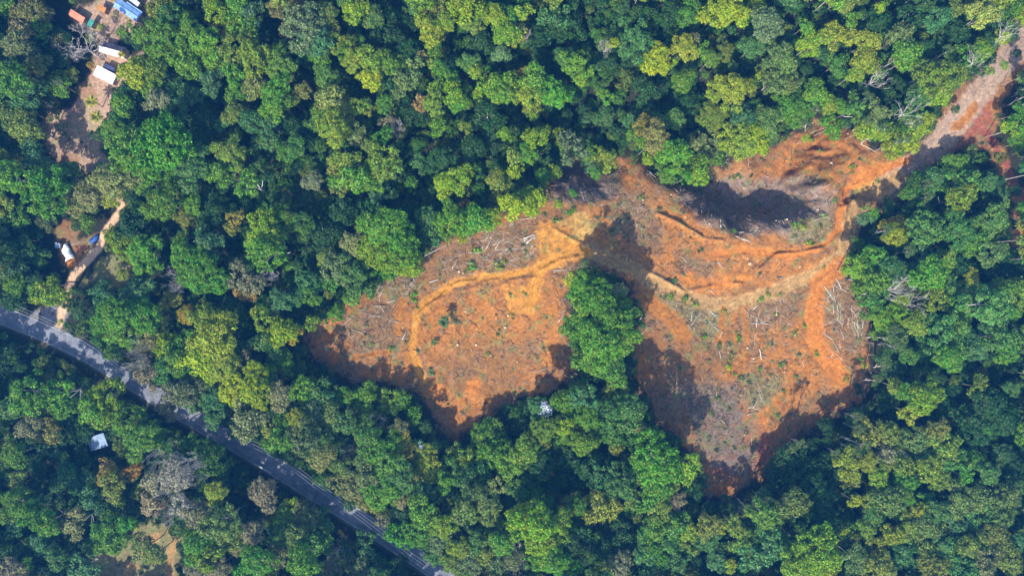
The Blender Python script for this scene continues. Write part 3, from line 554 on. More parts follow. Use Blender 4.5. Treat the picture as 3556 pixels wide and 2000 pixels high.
r = N('ShaderNodeMapRange'); r.inputs[1].default_value = .3; r.inputs[2].default_value = .7; r.inputs[3].default_value = .68; r.inputs[4].default_value = 1.32; L(n1.outputs['Fac'], r.inputs[0])
hs = N('ShaderNodeHueSaturation'); L(at_.outputs['Color'], hs.inputs['Color']); L(r.outputs[0], hs.inputs['Value'])
r2 = N('ShaderNodeMapRange'); r2.inputs[3].default_value = .75; r2.inputs[4].default_value = 1.2; L(n2.outputs['Fac'], r2.inputs[0]); L(r2.outputs[0], hs.inputs['Saturation'])
L(hs.outputs[0], b.inputs['Base Color'])
bp = N('ShaderNodeBump'); bp.inputs['Strength'].default_value = .8; bp.inputs['Distance'].default_value = .25; L(n1.outputs['Fac'], bp.inputs['Height']); L(bp.outputs[0], b.inputs['Normal'])
me = np_mesh('ground', V, F, gm, True)
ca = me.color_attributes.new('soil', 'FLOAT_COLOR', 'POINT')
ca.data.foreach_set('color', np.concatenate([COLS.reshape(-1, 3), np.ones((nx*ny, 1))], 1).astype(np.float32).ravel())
tag(top('ground', me), 'forest floor and bare orange earth of the clearing', kind='structure')

# ------------------------------------------------------------------ asphalt road
def resample(pl, d=1.5):
    out = [pl[0]]
    for a, b_ in zip(pl[:-1], pl[1:]):
        n = max(1, int(np.hypot(*(b_-a))/d))
        for i in range(1, n+1): out.append(a+(b_-a)*i/n)
    q = np.array(out)
    for _ in range(12): q[1:-1] = (q[:-2]+q[1:-1]*2+q[2:])/4
    return q
RS = resample(ROAD); T_ = np.gradient(RS, axis=0); T_ /= np.linalg.norm(T_, axis=1)[:, None]; NR = np.stack([-T_[:, 1], T_[:, 0]], 1)
def strip(offs, z):
    V = []; 
    for o_ in offs: V.append(np.concatenate([RS+NR*o_, np.full((len(RS), 1), z)], 1))
    V = np.stack(V, 1); n, k, _ = V.shape; I = np.arange(n*k).reshape(n, k)
    return V.reshape(-1, 3), np.stack([I[:-1, :-1], I[1:, :-1], I[1:, 1:], I[:-1, 1:]], -1).reshape(-1, 4)
am = mat('asphalt', (.20, .21, .24), .85, .25, .3, .5, .01)
# darker wheel tracks and patches of wear
V, F = strip([-ROADW, -1.9, -.9, 0, .9, 1.9, ROADW], .06)
tag(top('road', np_mesh('road', V, F, am)), kind='structure')
wm = mat('road_paint', (.62, .62, .6), .7, .2, .5, 1.5)
for s_ in (-1, 1):
    V, F = strip([s_*(ROADW-.32)-.06, s_*(ROADW-.32)+.06], .066)
    tag(top('road_marking', np_mesh('road_marking', V, F, wm)), kind='structure')

# ------------------------------------------------------------------ trees
def avg(code):
    code = {'E': 'e', 'Y': 'y', 'F': 'b'}.get(code, code)
    cs = [c for c in code if c in LP] or ['g']
    return np.mean([LP[c] for c in cs], 0)
def colname(code):
    cs = [c for c in code if c in LP]
    if len(cs) == 2:
        k = {('y', 'o'): 'yellowish olive', ('o', 'y'): 'yellowish olive', ('b', 'o'): 'dull blue green', ('o', 'b'): 'dull olive', ('g', 'y'): 'light green', ('y', 'g'): 'light yellow green',
             ('g', 'o'): 'soft green', ('o', 'g'): 'soft olive', ('b', 'g'): 'cool green', ('g', 'b'): 'cool green', ('y', 'e'): 'vivid green', ('e', 'y'): 'vivid green'}.get(tuple(cs))
        if k: return k
    return LNAME[cs[0]] if cs else 'green'
used = []; trees = []
for u, v, r_, code in TREES:
    if any((u-a)**2+(v-b_)**2 < (.42*min(r_, c_))**2 for a, b_, c_ in used): continue
    used.append((u, v, r_)); trees.append((u, v, r_, code))
HB = [(*P('Z', *q), w_) for q, w_ in (((1280, 220), 8), ((400, 330), 6), ((640, 430), 4.5), ((860, 230), 4.5), ((980, 880), 6.5), ((840, 1260), 7), ((1360, 80), 5))]+[(*P('T3', 750, 455), 5.5), (*P('T2', 500, 450), 6), (*P('T2', 700, 355), 4)]
def place(u, v, r_, code):
    """crown seen at photo pixel u,v with radius r_ px -> base x, y, z, height, radius in metres"""
    g = random.Random(int(u*7+v*13))
    rm = r_*S*.92; h = 10.5+2.35*rm
    if code[0] == 'd': h -= 6
    elif code[0] == 'b': h -= 2.5
    elif code[0] in 'yeY': h += 1
    if code[0] in 'tT': h = 14+2.1*rm
    h = min(max(h*g.uniform(.9, 1.12), 6), 31)
    x, y = at(u, v)
    sd_ = forest_sd(np.array([x*.93]), np.array([y*.93]))[0]
    if sd_ > -4: h *= .8
    if 760 < u/1.3804 < 1270 and v/1.3804 > 850 and sd_ > -14: h = min(h, 9+max(-sd_, 0)*.55)
    if 1270 < u/1.3804 < 1480 and 950 < v/1.3804 < 1080: h = min(h*1.35, 29)
    x_, y_ = x*.93, y*.93
    if min(math.hypot(x_-a, y_-b_)-w_ for a, b_, w_ in HB) < 9: h *= .5; rm *= .74
    j = int(np.argmin(np.hypot(RS[:, 0]-x_, RS[:, 1]-y_))); q = (x_-RS[j, 0])*NR[j, 0]+(y_-RS[j, 1])*NR[j, 1]
    for a, b_, w_ in HB:
        q = math.hypot((u-CX)*S-a, (CY-v)*S-b_)
        if q < rm*1.4+w_*.75: rm = max(1.0, (q-w_*.75)/1.4); h = min(h, 12)
    dh = dline(np.array([x]), np.array([y]), TRACKS[0][0])[0]
    if dh < 15: h = min(h, 13)
    if dh < rm+4.3: rm = max(1.3, dh-4.3)
    dh = min(dline(np.array([x]), np.array([y]), TRACKS[q_][0])[0] for q_ in [i_ for i_, t_ in enumerate(TRACKS) if i_ in (1, 2) or t_[2] == 'red'])
    if dh < rm+2.6: rm = max(1.3, dh-2.6); h = min(h, 9)
    if -14 < q < 0 and abs(x_-RS[j, 0]) < 14: h = min(h*1.3, 27)
    if 0 < q < 9: h = min(h, 15)
    zc = h-.3*rm; x, y = at(u, v, zc); z0 = gz(x, y)
    rm = rm*(H-zc)/H*1.15
    return x, y, z0, h, rm
EXCL_H = [px('Z', 1280, 220), px('Z', 400, 330), px('Z', 640, 430), px('Z', 860, 230), px('Z', 980, 880), px('Z', 840, 1260)]
order = sorted(trees, key=lambda t: -t[2])
key_ = [t for t in order if t[3] in 'EYF']; indiv = key_+[t for t in order if t[3] not in 'EYF' and t[3][0] not in 'tT'][:296-len(key_)]
WORDS = {'lumpy': 'lumpy', 'domed': 'rounded', 'ragged': 'ragged'}
def bare_tree(x, y, z0, h, rm, g, look, u, v, kinds=BARE, name='leafless_tree', group='leafless trees among the green crowns', cat='tree'):
    a, b_, rr, zz = g.choice(kinds)
    t = empty(name, (x, y, z0), g.uniform(0, 6.3)); s_ = rm/rr
    child('trunk', a, t, scl=(s_, s_, h/zz)); child('branches', b_, t, scl=(s_, s_, h/zz))
    tag(t, None, cat, group); PENDING.append((t, look, u, v)); return t
for u, v, r_, code in order:
    if code[0] not in 'tT': continue
    g = random.Random(int(u*3+v)); x, y, z0, h, rm = place(u, v, r_, code)
    bare_tree(x, y, z0, h, rm, g, 'broad leafless grey tree' if r_*S > 5 else 'small leafless grey tree', u, v)
ni = 0
mass = dict(p=[], r=[], s=[], i=[], c=[])
mrng = random.Random(5)
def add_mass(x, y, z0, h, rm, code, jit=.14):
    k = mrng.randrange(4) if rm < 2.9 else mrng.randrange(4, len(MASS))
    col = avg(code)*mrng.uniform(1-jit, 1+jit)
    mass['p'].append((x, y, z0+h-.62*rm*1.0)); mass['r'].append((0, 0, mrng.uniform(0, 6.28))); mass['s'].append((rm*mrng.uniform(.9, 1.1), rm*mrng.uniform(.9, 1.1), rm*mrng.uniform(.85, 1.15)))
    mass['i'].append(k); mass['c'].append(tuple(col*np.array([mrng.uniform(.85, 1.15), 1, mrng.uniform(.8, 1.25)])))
TB = []
for u, v, r_, code in order:
    if code[0] in 'tT': continue
    g = random.Random(int(u*5+v*3)); x, y, z0, h, rm = place(u, v, r_, code); TB.append((x, y, rm))
    big = (u, v, r_, code) in indiv
    if not big: add_mass(x, y, z0, h, rm, code); continue
    cls = 'S' if rm < 3 else 'M' if rm < 5.2 else 'L'
    st = 'domed' if code[0] in 'EY' or (code[0] in 'ye' and g.random() < .5) else 'ragged' if g.random() < (.6 if code[0] in 'gb' else .3) else 'lumpy'
    code_ = {'E': 'e', 'Y': 'y', 'F': 'b'}.get(code, code)
    t = empty('broadleaf_tree', (x, y, z0), g.uniform(0, 6.28))
    child('trunk', g.choice(TRUNK), t, scl=(h, h, h))
    sz = rm*g.uniform(.9, 1.25)
    c_ = child('crown', g.choice(CROWN[cls, st]), t, loc=(0, 0, h-.62*sz), scl=(rm*g.uniform(.88, 1.18), rm*g.uniform(.88, 1.18), sz))
    cc = avg(code_)*g.uniform(.85, 1.16)*np.array([g.uniform(.88, 1.14), 1, g.uniform(.8, 1.3)]); c_.color = (*cc, 1)
    if code == 'F':
        b_ = child('blossom', CROWN['S', 'ragged'][0], t, loc=(rm*.1, 0, h-.5*sz), scl=(rm*.8, rm*.8, sz*.95)); b_.color = (.75, .75, .78, 1); b_['label'] = 'white blossom'
    size = 'small' if rm < 3.1 else 'mid-sized' if rm < 4.3 else 'large' if rm < 6 else 'very large'
    look = f'{size} {colname(code_)} {WORDS[st]} tree' if code != 'F' else f'{size} tree topped with white blossom'
    tag(t, None, 'tree', 'broadleaf trees of the forest'); PENDING.append((t, look, u, v))
# single dead and slender trees with their trunks showing
for t_, bx_, by_, tx, ty, k in DEADS:
    ub, vb = px(t_, bx_, by_); ut, vt = px(t_, tx, ty); rb = math.hypot(ub-CX, vb-CY); rt = math.hypot(ut-CX, vt-CY)
    h = H*(1-rb/rt) if rt > rb else 12; h = max(min(max(h, 9), 27), 27 if k < 3 else 15)
    x, y = at(ub, vb); z0 = gz(x, y); xt, yt = at(ut, vt, h)
    g = random.Random(int(ub)); a, b_, rr, zz = (BARE if k == 4 else DEAD)[k % 3]
    wdt = {0: 4.6, 1: 5.2, 2: 5.2, 3: 2.0, 4: 8}[k]
    t = empty('dead_tree', (x, y, z0), 0); s_ = wdt/rr
    lean = Matrix(((s_, 0, (xt-x)/zz, 0), (0, s_, (yt-y)/zz, 0), (0, 0, h/zz, 0), (0, 0, 0, 1)))
    for nm, me_ in (('trunk', a), ('branches', b_)):
        c_ = child(nm, me_, t); d_ = Vector((xt-x, yt-y, h)).normalized()
        q = Vector((0, 0, 1)).rotation_difference(d_) @ Quaternion((0, 0, 1), ub*.37); c_.rotation_euler = q.to_euler(); L_ = math.sqrt((xt-x)**2+(yt-y)**2+h*h); c_.scale = (s_, s_, L_/zz)
    tag(t, None, 'dead tree', 'bleached dead trees'); PENDING.append((t, {0: 'forked bleached dead tree', 1: 'tall white dead tree', 2: 'pale twiggy dead tree', 3: 'slim bare white trunk', 4: 'spreading bare grey tree'}[k], ub, vb))
for t_, bx_, by_, tx, ty in SLIMS:
    ub, vb = px(t_, bx_, by_); ut, vt = px(t_, tx, ty); rb = math.hypot(ub-CX, vb-CY); rt = math.hypot(ut-CX, vt-CY)
    h = min(max(H*(1-rb/rt), 20), 26); x, y = at(ub, vb); z0 = gz(x, y); g = random.Random(int(ub*3)); xt, yt = at(ut, vt, h)
    t = empty('slender_tree', (x, y, z0), 0); L_ = math.sqrt((xt-x)**2+(yt-y)**2+h*h)
    q = Vector((0, 0, 1)).rotation_difference(Vector((xt-x, yt-y, h)).normalized())
    child('trunk', SLIM, t, rot=q.to_euler(), scl=(L_*.8, L_*.8, L_*1.02)); 
    c_ = child('crown', g.choice(CROWN['S', 'ragged']), t, loc=(xt-x, yt-y, h-.6), scl=(1.7, 1.7, 1.5)); c_.color = (.075, .125, .03, 1)
    TB.append(((x+xt)/2, (y+yt)/2, 2.4)); tag(t, None, 'tree', 'slender pale trees at the forest edge'); PENDING.append((t, 'slender pale-trunked tree', ub, vb))

# understory and the forest beyond the frame
TB = np.array(TB)
def scatter(n, x0, x1, y0, y1, mind, seed, reject=None):
    g = np.random.default_rng(seed); cell = {}; out = []
    P_ = np.stack([g.uniform(x0, x1, n), g.uniform(y0, y1, n)], 1)
    for p in P_:
        k = (int(p[0]//mind), int(p[1]//mind)); ok = True
        for a in (-1, 0, 1):
            for b_ in (-1, 0, 1):
                q = cell.get((k[0]+a, k[1]+b_))
                if q is not None and (q[0]-p[0])**2+(q[1]-p[1])**2 < mind*mind: ok = False
        if ok and k not in cell: cell[k] = p; out.append(p)
    return np.array(out)
pts = scatter(26000, -205, 205, -120, 120, 2.5, 3)
sdv = forest_sd(pts[:, 0], pts[:, 1]); pts = pts[sdv < -1.6]
for p in pts:
    d = np.hypot(TB[:, 0]-p[0], TB[:, 1]-p[1])-TB[:, 2]
    dm = d.min()
    if any(math.hypot(p[0]-a, p[1]-b_) < w_ for a, b_, w_ in HB): continue
    rm = mrng.uniform(1.5, 2.6); h = mrng.uniform(3.5, 8)
    if dm > .5 and mrng.random() < .8: rm = min(mrng.uniform(1.8, 3.2), 1.6+dm*.5); h = mrng.uniform(5, 12)
    if -forest_sd(p[None, 0], p[None, 1])[0] < rm+.3: rm = max(1.0, -forest_sd(p[None, 0], p[None, 1])[0]-.3); h = 3+rm
    ka = H/(H-h)
    if any(math.hypot(p[0]*ka-a, p[1]*ka-b_) < w_*.75+rm for a, b_, w_ in HB): continue
    add_mass(p[0], p[1], gz(p[0], p[1]), h, rm, mrng.choice(['d', 'db', 'd', 'dg', 'dg', 'do', 'd']))  # darker leaf colours paint in the shade of gaps between tall crowns
pts = scatter(22000, -400, 400, -300, 300, 6.5, 4)
for p in pts:
    r0 = max(abs(p[0])-178, abs(p[1])-101)
    if r0 < 0: continue
    if forest_sd(p[None, 0], p[None, 1])[0] > -3: continue
    h = mrng.uniform(13, 26); kx = H/(H-h)
    if abs(p[0])*kx < 196+3 and abs(p[1])*kx < 110+3: continue
    add_mass(p[0], p[1], gz(p[0], p[1]), h, mrng.uniform(2.8, 6), mrng.choice(['g', 'b', 'o', 'gb', 'yo', 'og', 'd']))
def gn_mass(name, meshes, data, label):
    pc = bpy.data.collections.new(name+'_shapes')
    for k, m_ in enumerate(meshes):
        o = bpy.data.objects.new('%s_shape_%02d' % (name, k), m_); pc.objects.link(o)
    n = len(data['p']); me = bpy.data.meshes.new(name); me.vertices.add(n)
    me.vertices.foreach_set('co', np.array(data['p'], np.float32).ravel())
    for nm, ty, arr in (('rot', 'FLOAT_VECTOR', data['r']), ('scl', 'FLOAT_VECTOR', data['s'])):
        a = me.attributes.new(nm, ty, 'POINT'); a.data.foreach_set('vector', np.array(arr, np.float32).ravel())
    a = me.attributes.new('idx', 'INT', 'POINT'); a.data.foreach_set('value', np.array(data['i'], np.int32))
    a = me.attributes.new('col', 'FLOAT_VECTOR', 'POINT'); a.data.foreach_set('vector', np.array(data['c'], np.float32).ravel())
    o = top(name, me); gt = bpy.data.node_groups.new(name, 'GeometryNodeTree')
    gt.interface.new_socket('Geometry', in_out='INPUT', socket_type='NodeSocketGeometry'); gt.interface.new_socket('Geometry', in_out='OUTPUT', socket_type='NodeSocketGeometry')
    N = gt.nodes.new; L = gt.links.new; gi = N('NodeGroupInput'); go = N('NodeGroupOutput'); mp = N('GeometryNodeMeshToPoints'); ip = N('GeometryNodeInstanceOnPoints'); ci = N('GeometryNodeCollectionInfo')
    ci.inputs['Collection'].default_value = pc; ci.inputs['Separate Children'].default_value = True; ci.inputs['Reset Children'].default_value = True
    L(gi.outputs[0], mp.inputs['Mesh']); L(mp.outputs[0], ip.inputs['Points']); L(ci.outputs[0], ip.inputs['Instance']); ip.inputs['Pick Instance'].default_value = True
    for nm, ty, sock in (('idx', 'INT', 'Instance Index'), ('rot', 'FLOAT_VECTOR', 'Rotation'), ('scl', 'FLOAT_VECTOR', 'Scale')):
        na = N('GeometryNodeInputNamedAttribute'); na.data_type = ty; na.inputs['Name'].default_value = nm; L(na.outputs['Attribute'], ip.inputs[sock])
    L(ip.outputs[0], go.inputs[0])
    md = o.modifiers.new(name, 'NODES'); md.node_group = gt
    return tag(o, label, kind='stuff')
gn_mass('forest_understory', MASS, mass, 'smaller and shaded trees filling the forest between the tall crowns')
print('mass', len(mass['p']), 'trees', len(TREES), len(trees))
# ------------------------------------------------------------------ logs, stumps, slash, bushes
def log_mesh(seed, m, bend=.03, stubs=2, fork=False):
    g = random.Random(seed); mb = MB(); pts = []; y = 0; z = 0
    for i in range(6):
        pts.append(Vector((i/5-.5, y, z))); y += g.uniform(-bend, bend); z += g.uniform(-.004, .006)
    mb.tube(pts, [.019, .018, .016, .0145, .012, .008], 7)
    for k in range(stubs):
        i = g.choice([2, 3, 4]); p = pts[i]; q = p+Vector((g.uniform(.04, .10), g.choice([-1, 1])*g.uniform(.05, .13), g.uniform(0, .05))); mb.tube([p, q], [.008, .004], 5)
    if fork:
        p = pts[3]; q = p+Vector((.2, .12, .02)); mb.tube([p, q, q+Vector((.2, .04, .0))], [.012, .009, .004], 6)
    return mb.mesh('log', m, True)
LOGS = {'pale': [log_mesh(i, M['log'], .03, i % 3, i == 3) for i in range(4)], 'white': [log_mesh(10+i, M['log_white'], .02, i % 2, i == 2) for i in range(3)],
        'brown': [log_mesh(20+i, M['log_brown'], .03, 2) for i in range(2)]}
def add_log(t, x, y, ang, ln, kind='pale', thick=1.0, lift=.12, size=None):
    X_, Y_, Z_ = on_ground(t, x, y); g = random.Random(int(X_*31+Y_*17)); L_ = ln
    c_, s_ = math.cos(ang), math.sin(ang)
    z1, z2 = gz(X_-c_*L_/2, Y_-s_*L_/2), gz(X_+c_*L_/2, Y_+s_*L_/2)
    o = top('fallen_log', g.choice(LOGS[kind]), (X_, Y_, (z1+z2)/2+lift*thick), ang); o.rotation_euler = (0, -math.atan2(z2-z1, L_), ang)
    k = thick*1.25*(1.6 if L_ < 5 else 1.0 if L_ < 9 else .75); o.scale = (L_, L_*k, L_*k)
    a = math.degrees(ang) % 180
    di = 'lying level' if a < 22 or a > 158 else 'tilted right' if a < 68 else 'pointing up' if a < 112 else 'tilted left'
    sz = 'short' if L_ < 3.2 else 'long' if L_ > 6.5 else ''
    tag(o, None, 'log', 'felled logs left in the clearing')
    PENDING.append((o, ' '.join(f"{sz} {dict(pale='pale', white='white', brown='brown')[kind]} log {di}".split()), *px(t, x, y)))
g = random.Random(77)
EX = [('T6', 1650, 90, 1730, 200, 'white'), ('T6', 1120, 270, 1170, 230, 'white'), ('T6', 1100, 310, 1260, 400, 'pale'), ('T6', 755, 365, 810, 362, 'white'), ('T6', 860, 570, 885, 640, 'pale'), ('T6', 1770, 200, 1775, 340, 'pale'),
 ('T6', 1750, 220, 1755, 330, 'pale'), ('T6', 1860, 230, 1870, 340, 'pale'), ('T6', 1850, 250, 1900, 330, 'pale'), ('T6', 1870, 350, 1890, 440, 'pale'), ('T6', 1610, 225, 1650, 260, 'pale'), ('T6', 1630, 205, 1700, 208, 'brown'),
 ('T6', 1400, 240, 1500, 180, 'brown'), ('T6', 780, 118, 830, 150, 'white'), ('T6', 880, 125, 915, 145, 'white'), ('T6', 1340, 180, 1350, 215, 'white'), ('T6', 1135, 440, 1120, 540, 'pale'), ('T6', 1165, 560, 1185, 650, 'white'),
 ('T6', 1280, 200, 1310, 300, 'pale'), ('T6', 545, 720, 550, 840, 'pale'), ('T6', 1070, 1065, 1160, 1045, 'pale'), ('T6', 895, 430, 860, 480, 'white'), ('T6', 1000, 600, 900, 660, 'brown'), ('T6', 260, 350, 300, 310, 'white'), ('T6', 270, 460, 340, 390, 'pale'),
 ('T4', 1060, 610, 1150, 590, 'white'), ('T4', 630, 720, 720, 620, 'pale'), ('T4', 400, 940, 520, 840, 'pale'), ('T4', 540, 830, 760, 880, 'pale'), ('T4', 1030, 410, 1220, 320, 'white'), ('T4', 1500, 490, 1600, 430, 'pale'), ('T4', 1640, 450, 1740, 500, 'pale'),
 ('T4', 1240, 510, 1290, 430, 'pale'), ('T4', 1450, 300, 1600, 240, 'pale'), ('T4', 1540, 330, 1680, 260, 'pale'), ('T4', 1780, 300, 1830, 255, 'white'), ('T4', 1800, 320, 1870, 240, 'white'), ('T4', 1700, 270, 1850, 300, 'pale'), ('T4', 1800, 130, 1880, 110, 'pale'),
 ('T4', 1380, 420, 1480, 330, 'brown'), ('T4', 1600, 400, 1780, 350, 'pale'), ('T4', 1560, 360, 1880, 345, 'pale'), ('T4', 860, 1040, 900, 980, 'white'), ('T4', 810, 1020, 870, 1030, 'pale'), ('T4', 480, 960, 600, 1000, 'pale'), ('T4', 2040, 910, 2100, 840, 'pale'),
 ('T4', 2000, 520, 2150, 515, 'pale'), ('T4', 1290, 720, 1330, 770, 'pale'), ('T4', 1850, 1290, 1990, 1240, 'pale'), ('T4', 830, 1420, 960, 1390, 'pale'), ('T4', 450, 1330, 560, 1360, 'pale'), ('T4', 560, 1380, 640, 1420, 'white'), ('T4', 1480, 1000, 1500, 1040, 'pale'),
 ('T5', 1640, 1020, 1740, 1060, 'white'), ('T5', 1680, 1040, 1750, 1070, 'white'), ('T5', 1640, 990, 1700, 1000, 'white'), ('T5', 1525, 880, 1528, 960, 'white'), ('T5', 1770, 985, 1900, 930, 'pale'), ('T5', 1745, 990, 1755, 960, 'pale'), ('T5', 1500, 1210, 1530, 1260, 'white'),
 ('T5', 980, 530, 1030, 590, 'pale'), ('T5', 650, 500, 690, 470, 'pale'), ('T5', 1480, 640, 1530, 550, 'pale'), ('T5', 1500, 680, 1540, 570, 'pale'), ('T5', 360, 450, 440, 430, 'pale'), ('T5', 760, 710, 740, 740, 'white'), ('T5', 40, 1040, 130, 1010, 'white'), ('T5', 60, 1070, 150, 1020, 'white'),
 ('T5', 10, 900, 110, 880, 'pale'), ('T5', 790, 310, 900, 370, 'brown'), ('T5', 800, 300, 920, 380, 'pale'), ('T5', 850, 330, 930, 390, 'pale'), ('T5', 420, 1250, 500, 1245, 'brown'), ('T5', 270, 1290, 380, 1275, 'pale'),
 ('T7', 940, 1085, 990, 1040, 'white'), ('T7', 940, 1085, 1060, 1155, 'white'), ('T7', 350, 1060, 460, 1020, 'brown'), ('T7', 700, 930, 740, 960, 'pale'), ('T7', 1340, 1390, 1400, 1320, 'pale'), ('T7', 560, 1000, 760, 940, 'pale'), ('T8', 1140, 370, 1080, 430, 'pale'),
 ('T8', 910, 390, 970, 290, 'pale'), ('T8', 930, 410, 1000, 280, 'pale'), ('T8', 900, 370, 960, 310, 'pale'), ('T8', 1150, 240, 1230, 200, 'brown'), ('T8', 590, 365, 650, 340, 'pale'), ('T8', 0, 450, 40, 460, 'white'), ('T8', 1120, 280, 1200, 200, 'brown'),
 ('T2', 480, 400, 580, 370, 'pale'), ('T2', 540, 400, 640, 370, 'pale'), ('T2', 480, 300, 560, 250, 'brown'), ('T2', 660, 400, 690, 380, 'white'), ('T11', 1210, 860, 1280, 920, 'pale'), ('T11', 860, 800, 900, 880, 'pale'), ('T11', 1640, 415, 1710, 450, 'pale')]
for t_, x1, y1, x2, y2, k in EX:
    a = P(t_, x1, y1); b_ = P(t_, x2, y2); d_ = math.hypot(b_[0]-a[0], b_[1]-a[1])
    add_log(t_, (x1+x2)/2, (y1+y2)/2, math.atan2(b_[1]-a[1], b_[0]-a[0]), max(d_, 1.6), k, min(1.3, max(.55, 5/d_**.9)))
PILES = [('T6', 1660, 60, 1780, 300, 16, 90, 40), ('T6', 1680, 330, 1800, 640, 18, 110, 50), ('T6', 1800, 250, 1960, 470, 14, 80, 25), ('T6', 1100, 300, 1260, 420, 8, 40, 60), ('T6', 640, 290, 830, 420, 9, 40, 50), ('T6', 1000, 820, 1200, 1020, 12, 50, 40),
 ('T4', 1420, 230, 1880, 330, 18, 35, 30), ('T4', 1250, 340, 1860, 470, 16, 15, 50), ('T4', 560, 780, 820, 900, 10, 150, 40), ('T4', 850, 560, 1010, 700, 8, 60, 50), ('T4', 620, 620, 820, 760, 8, 45, 40), ('T4', 180, 900, 420, 1120, 6, 90, 80), ('T7', 480, 900, 780, 1000, 8, 25, 30), ('T5', 240, 560, 620, 800, 8, 90, 90)]
for t_, x1, y1, x2, y2, n, am_, asd in PILES:
    for i in range(n):
        add_log(t_, g.uniform(x1, x2), g.uniform(y1, y2), math.radians(g.gauss(am_, asd)), g.uniform(2.2, 5.5), g.choice(['pale', 'pale', 'white']), g.uniform(.5, .85), .2)

# slash: countless small sticks and chips, one heap of them all
gr = np.random.default_rng(9); n = 150000
cx_ = gr.uniform(-110, 175, n); cy_ = gr.uniform(-75, 85, n)
sdc = sdpoly(cx_, cy_, CLEAR); keep = sdc > -1.5
dens = .25+.75*sstep(.45, .62, fbm(cx_, cy_, .22, 4, 9))+.5*sstep(.5, .65, fbm(cx_, cy_, .8, 3, 21))
for pl, k, soft in ZONES:
    if k in ('litter', 'straw', 'ash_lift'): dens = dens+1.2*sstep(-2, 2, sdpoly(cx_, cy_, pl))
    if k in ('vivid', 'amber', 'cream'): dens = dens*(1-.9*sstep(-1, 1, sdpoly(cx_, cy_, pl)))
for pl, hw, k in TRACKS: dens = dens*(1-.97*(1-sstep(hw*.8, hw*1.3+.3, dline(cx_, cy_, pl))))
dens += .8*(1-sstep(0, 5, sdc))
keep &= gr.random(n) < dens*.36
for pl in (YARD1, YARD4, YARD0):
    pass
cx_, cy_ = cx_[keep], cy_[keep]; n = len(cx_); cz_ = ground_z(cx_, cy_)
ang = gr.uniform(0, math.pi, n); ln = gr.gamma(2.0, .42, n)+.25; ln = np.clip(ln, .3, 3.2); wd = np.clip(ln*.045, .035, .11)*gr.uniform(.6, 1.3, n)
dx, dy = np.cos(ang)*ln/2, np.sin(ang)*ln/2; nx_, ny_ = -np.sin(ang)*wd, np.cos(ang)*wd; tl = gr.uniform(-.12, .12, n)*ln
V = np.stack([np.stack([cx_-dx-nx_, cy_-dy-ny_, cz_+.03-tl*.3], 1), np.stack([cx_-dx+nx_, cy_-dy+ny_, cz_+.03-tl*.3], 1), np.stack([cx_-dx, cy_-dy, cz_+.05+wd*1.6-tl*.3], 1),
              np.stack([cx_+dx-nx_*.6, cy_+dy-ny_*.6, cz_+.05+np.abs(tl)], 1), np.stack([cx_+dx+nx_*.6, cy_+dy+ny_*.6, cz_+.05+np.abs(tl)], 1), np.stack([cx_+dx, cy_+dy, cz_+.06+wd*1.2+np.abs(tl)], 1)], 1).reshape(-1, 3)
o6 = np.arange(n)[:, None]*6
F = np.concatenate([o6+np.array(q) for q in ((0, 2, 5, 3), (2, 1, 4, 5), (1, 0, 3, 4))]).astype(np.int32)
sm = bpy.data.materials.new('slash_wood'); sm.use_nodes = True; nt = sm.node_tree; b = nt.nodes['Principled BSDF']; b.inputs['Roughness'].default_value = .9; b.inputs['Specular IOR Level'].default_value = .1
ge = nt.nodes.new('ShaderNodeNewGeometry'); cr = nt.nodes.new('ShaderNodeValToRGB'); nt.links.new(ge.outputs['Random Per Island'], cr.inputs[0]); nt.links.new(cr.outputs[0], b.inputs['Base Color'])
cr.color_ramp.elements[0].color = (.07, .045, .03, 1); cr.color_ramp.elements[1].color = (.62, .54, .43, 1)
e_ = cr.color_ramp.elements.new(.45); e_.color = (.22, .14, .085, 1); e_ = cr.color_ramp.elements.new(.8); e_.color = (.36, .27, .19, 1)
tag(top('slash_debris', np_mesh('slash_debris', V, F, sm)), 'sticks, bark and branch litter strewn over the cleared earth', kind='stuff')

# weeds and dead leaves: low tufts, one mass
wd_ = dict(p=[], r=[], s=[], i=[], c=[])
n = 9000; X_ = gr.uniform(-190, 185, n); Y_ = gr.uniform(-110, 110, n)
sdc = sdpoly(X_, Y_, CLEAR); dn = np.where(sdc > 0, .10+1.5*sstep(.52, .66, fbm(X_, Y_, .4, 3, 13))+.5*(1-sstep(0, 4, sdc)), 0)
for pl, k, soft in ZONES:
    if k in ('straw', 'dark'): dn += .8*sstep(-1, 1, sdpoly(X_, Y_, pl))
    if k in ('vivid', 'amber', 'cream'): dn *= 1-.95*sstep(-1, 1, sdpoly(X_, Y_, pl))
dn = np.maximum(dn, (inpoly(X_, Y_, YARD1)*.4+inpoly(X_, Y_, YARD2)*.5+inpoly(X_, Y_, YARD3)*.9+inpoly(X_, Y_, YARD0)*.5))
for pl, hw, k in TRACKS: dn = dn*(1-(1-sstep(hw, hw*1.3+.5, dline(X_, Y_, pl))))
dn *= sstep(1.9, 2.6, dline(X_, Y_, DRIVE)); dn *= sstep(ROADW, ROADW+.7, dline(X_, Y_, ROAD))
rd_ = dline(X_, Y_, ROAD); dn = np.maximum(dn, ((rd_ > ROADW+.9) & (rd_ < ROADW+7)).astype(float)*.9)
kp = gr.random(n) < dn*.42
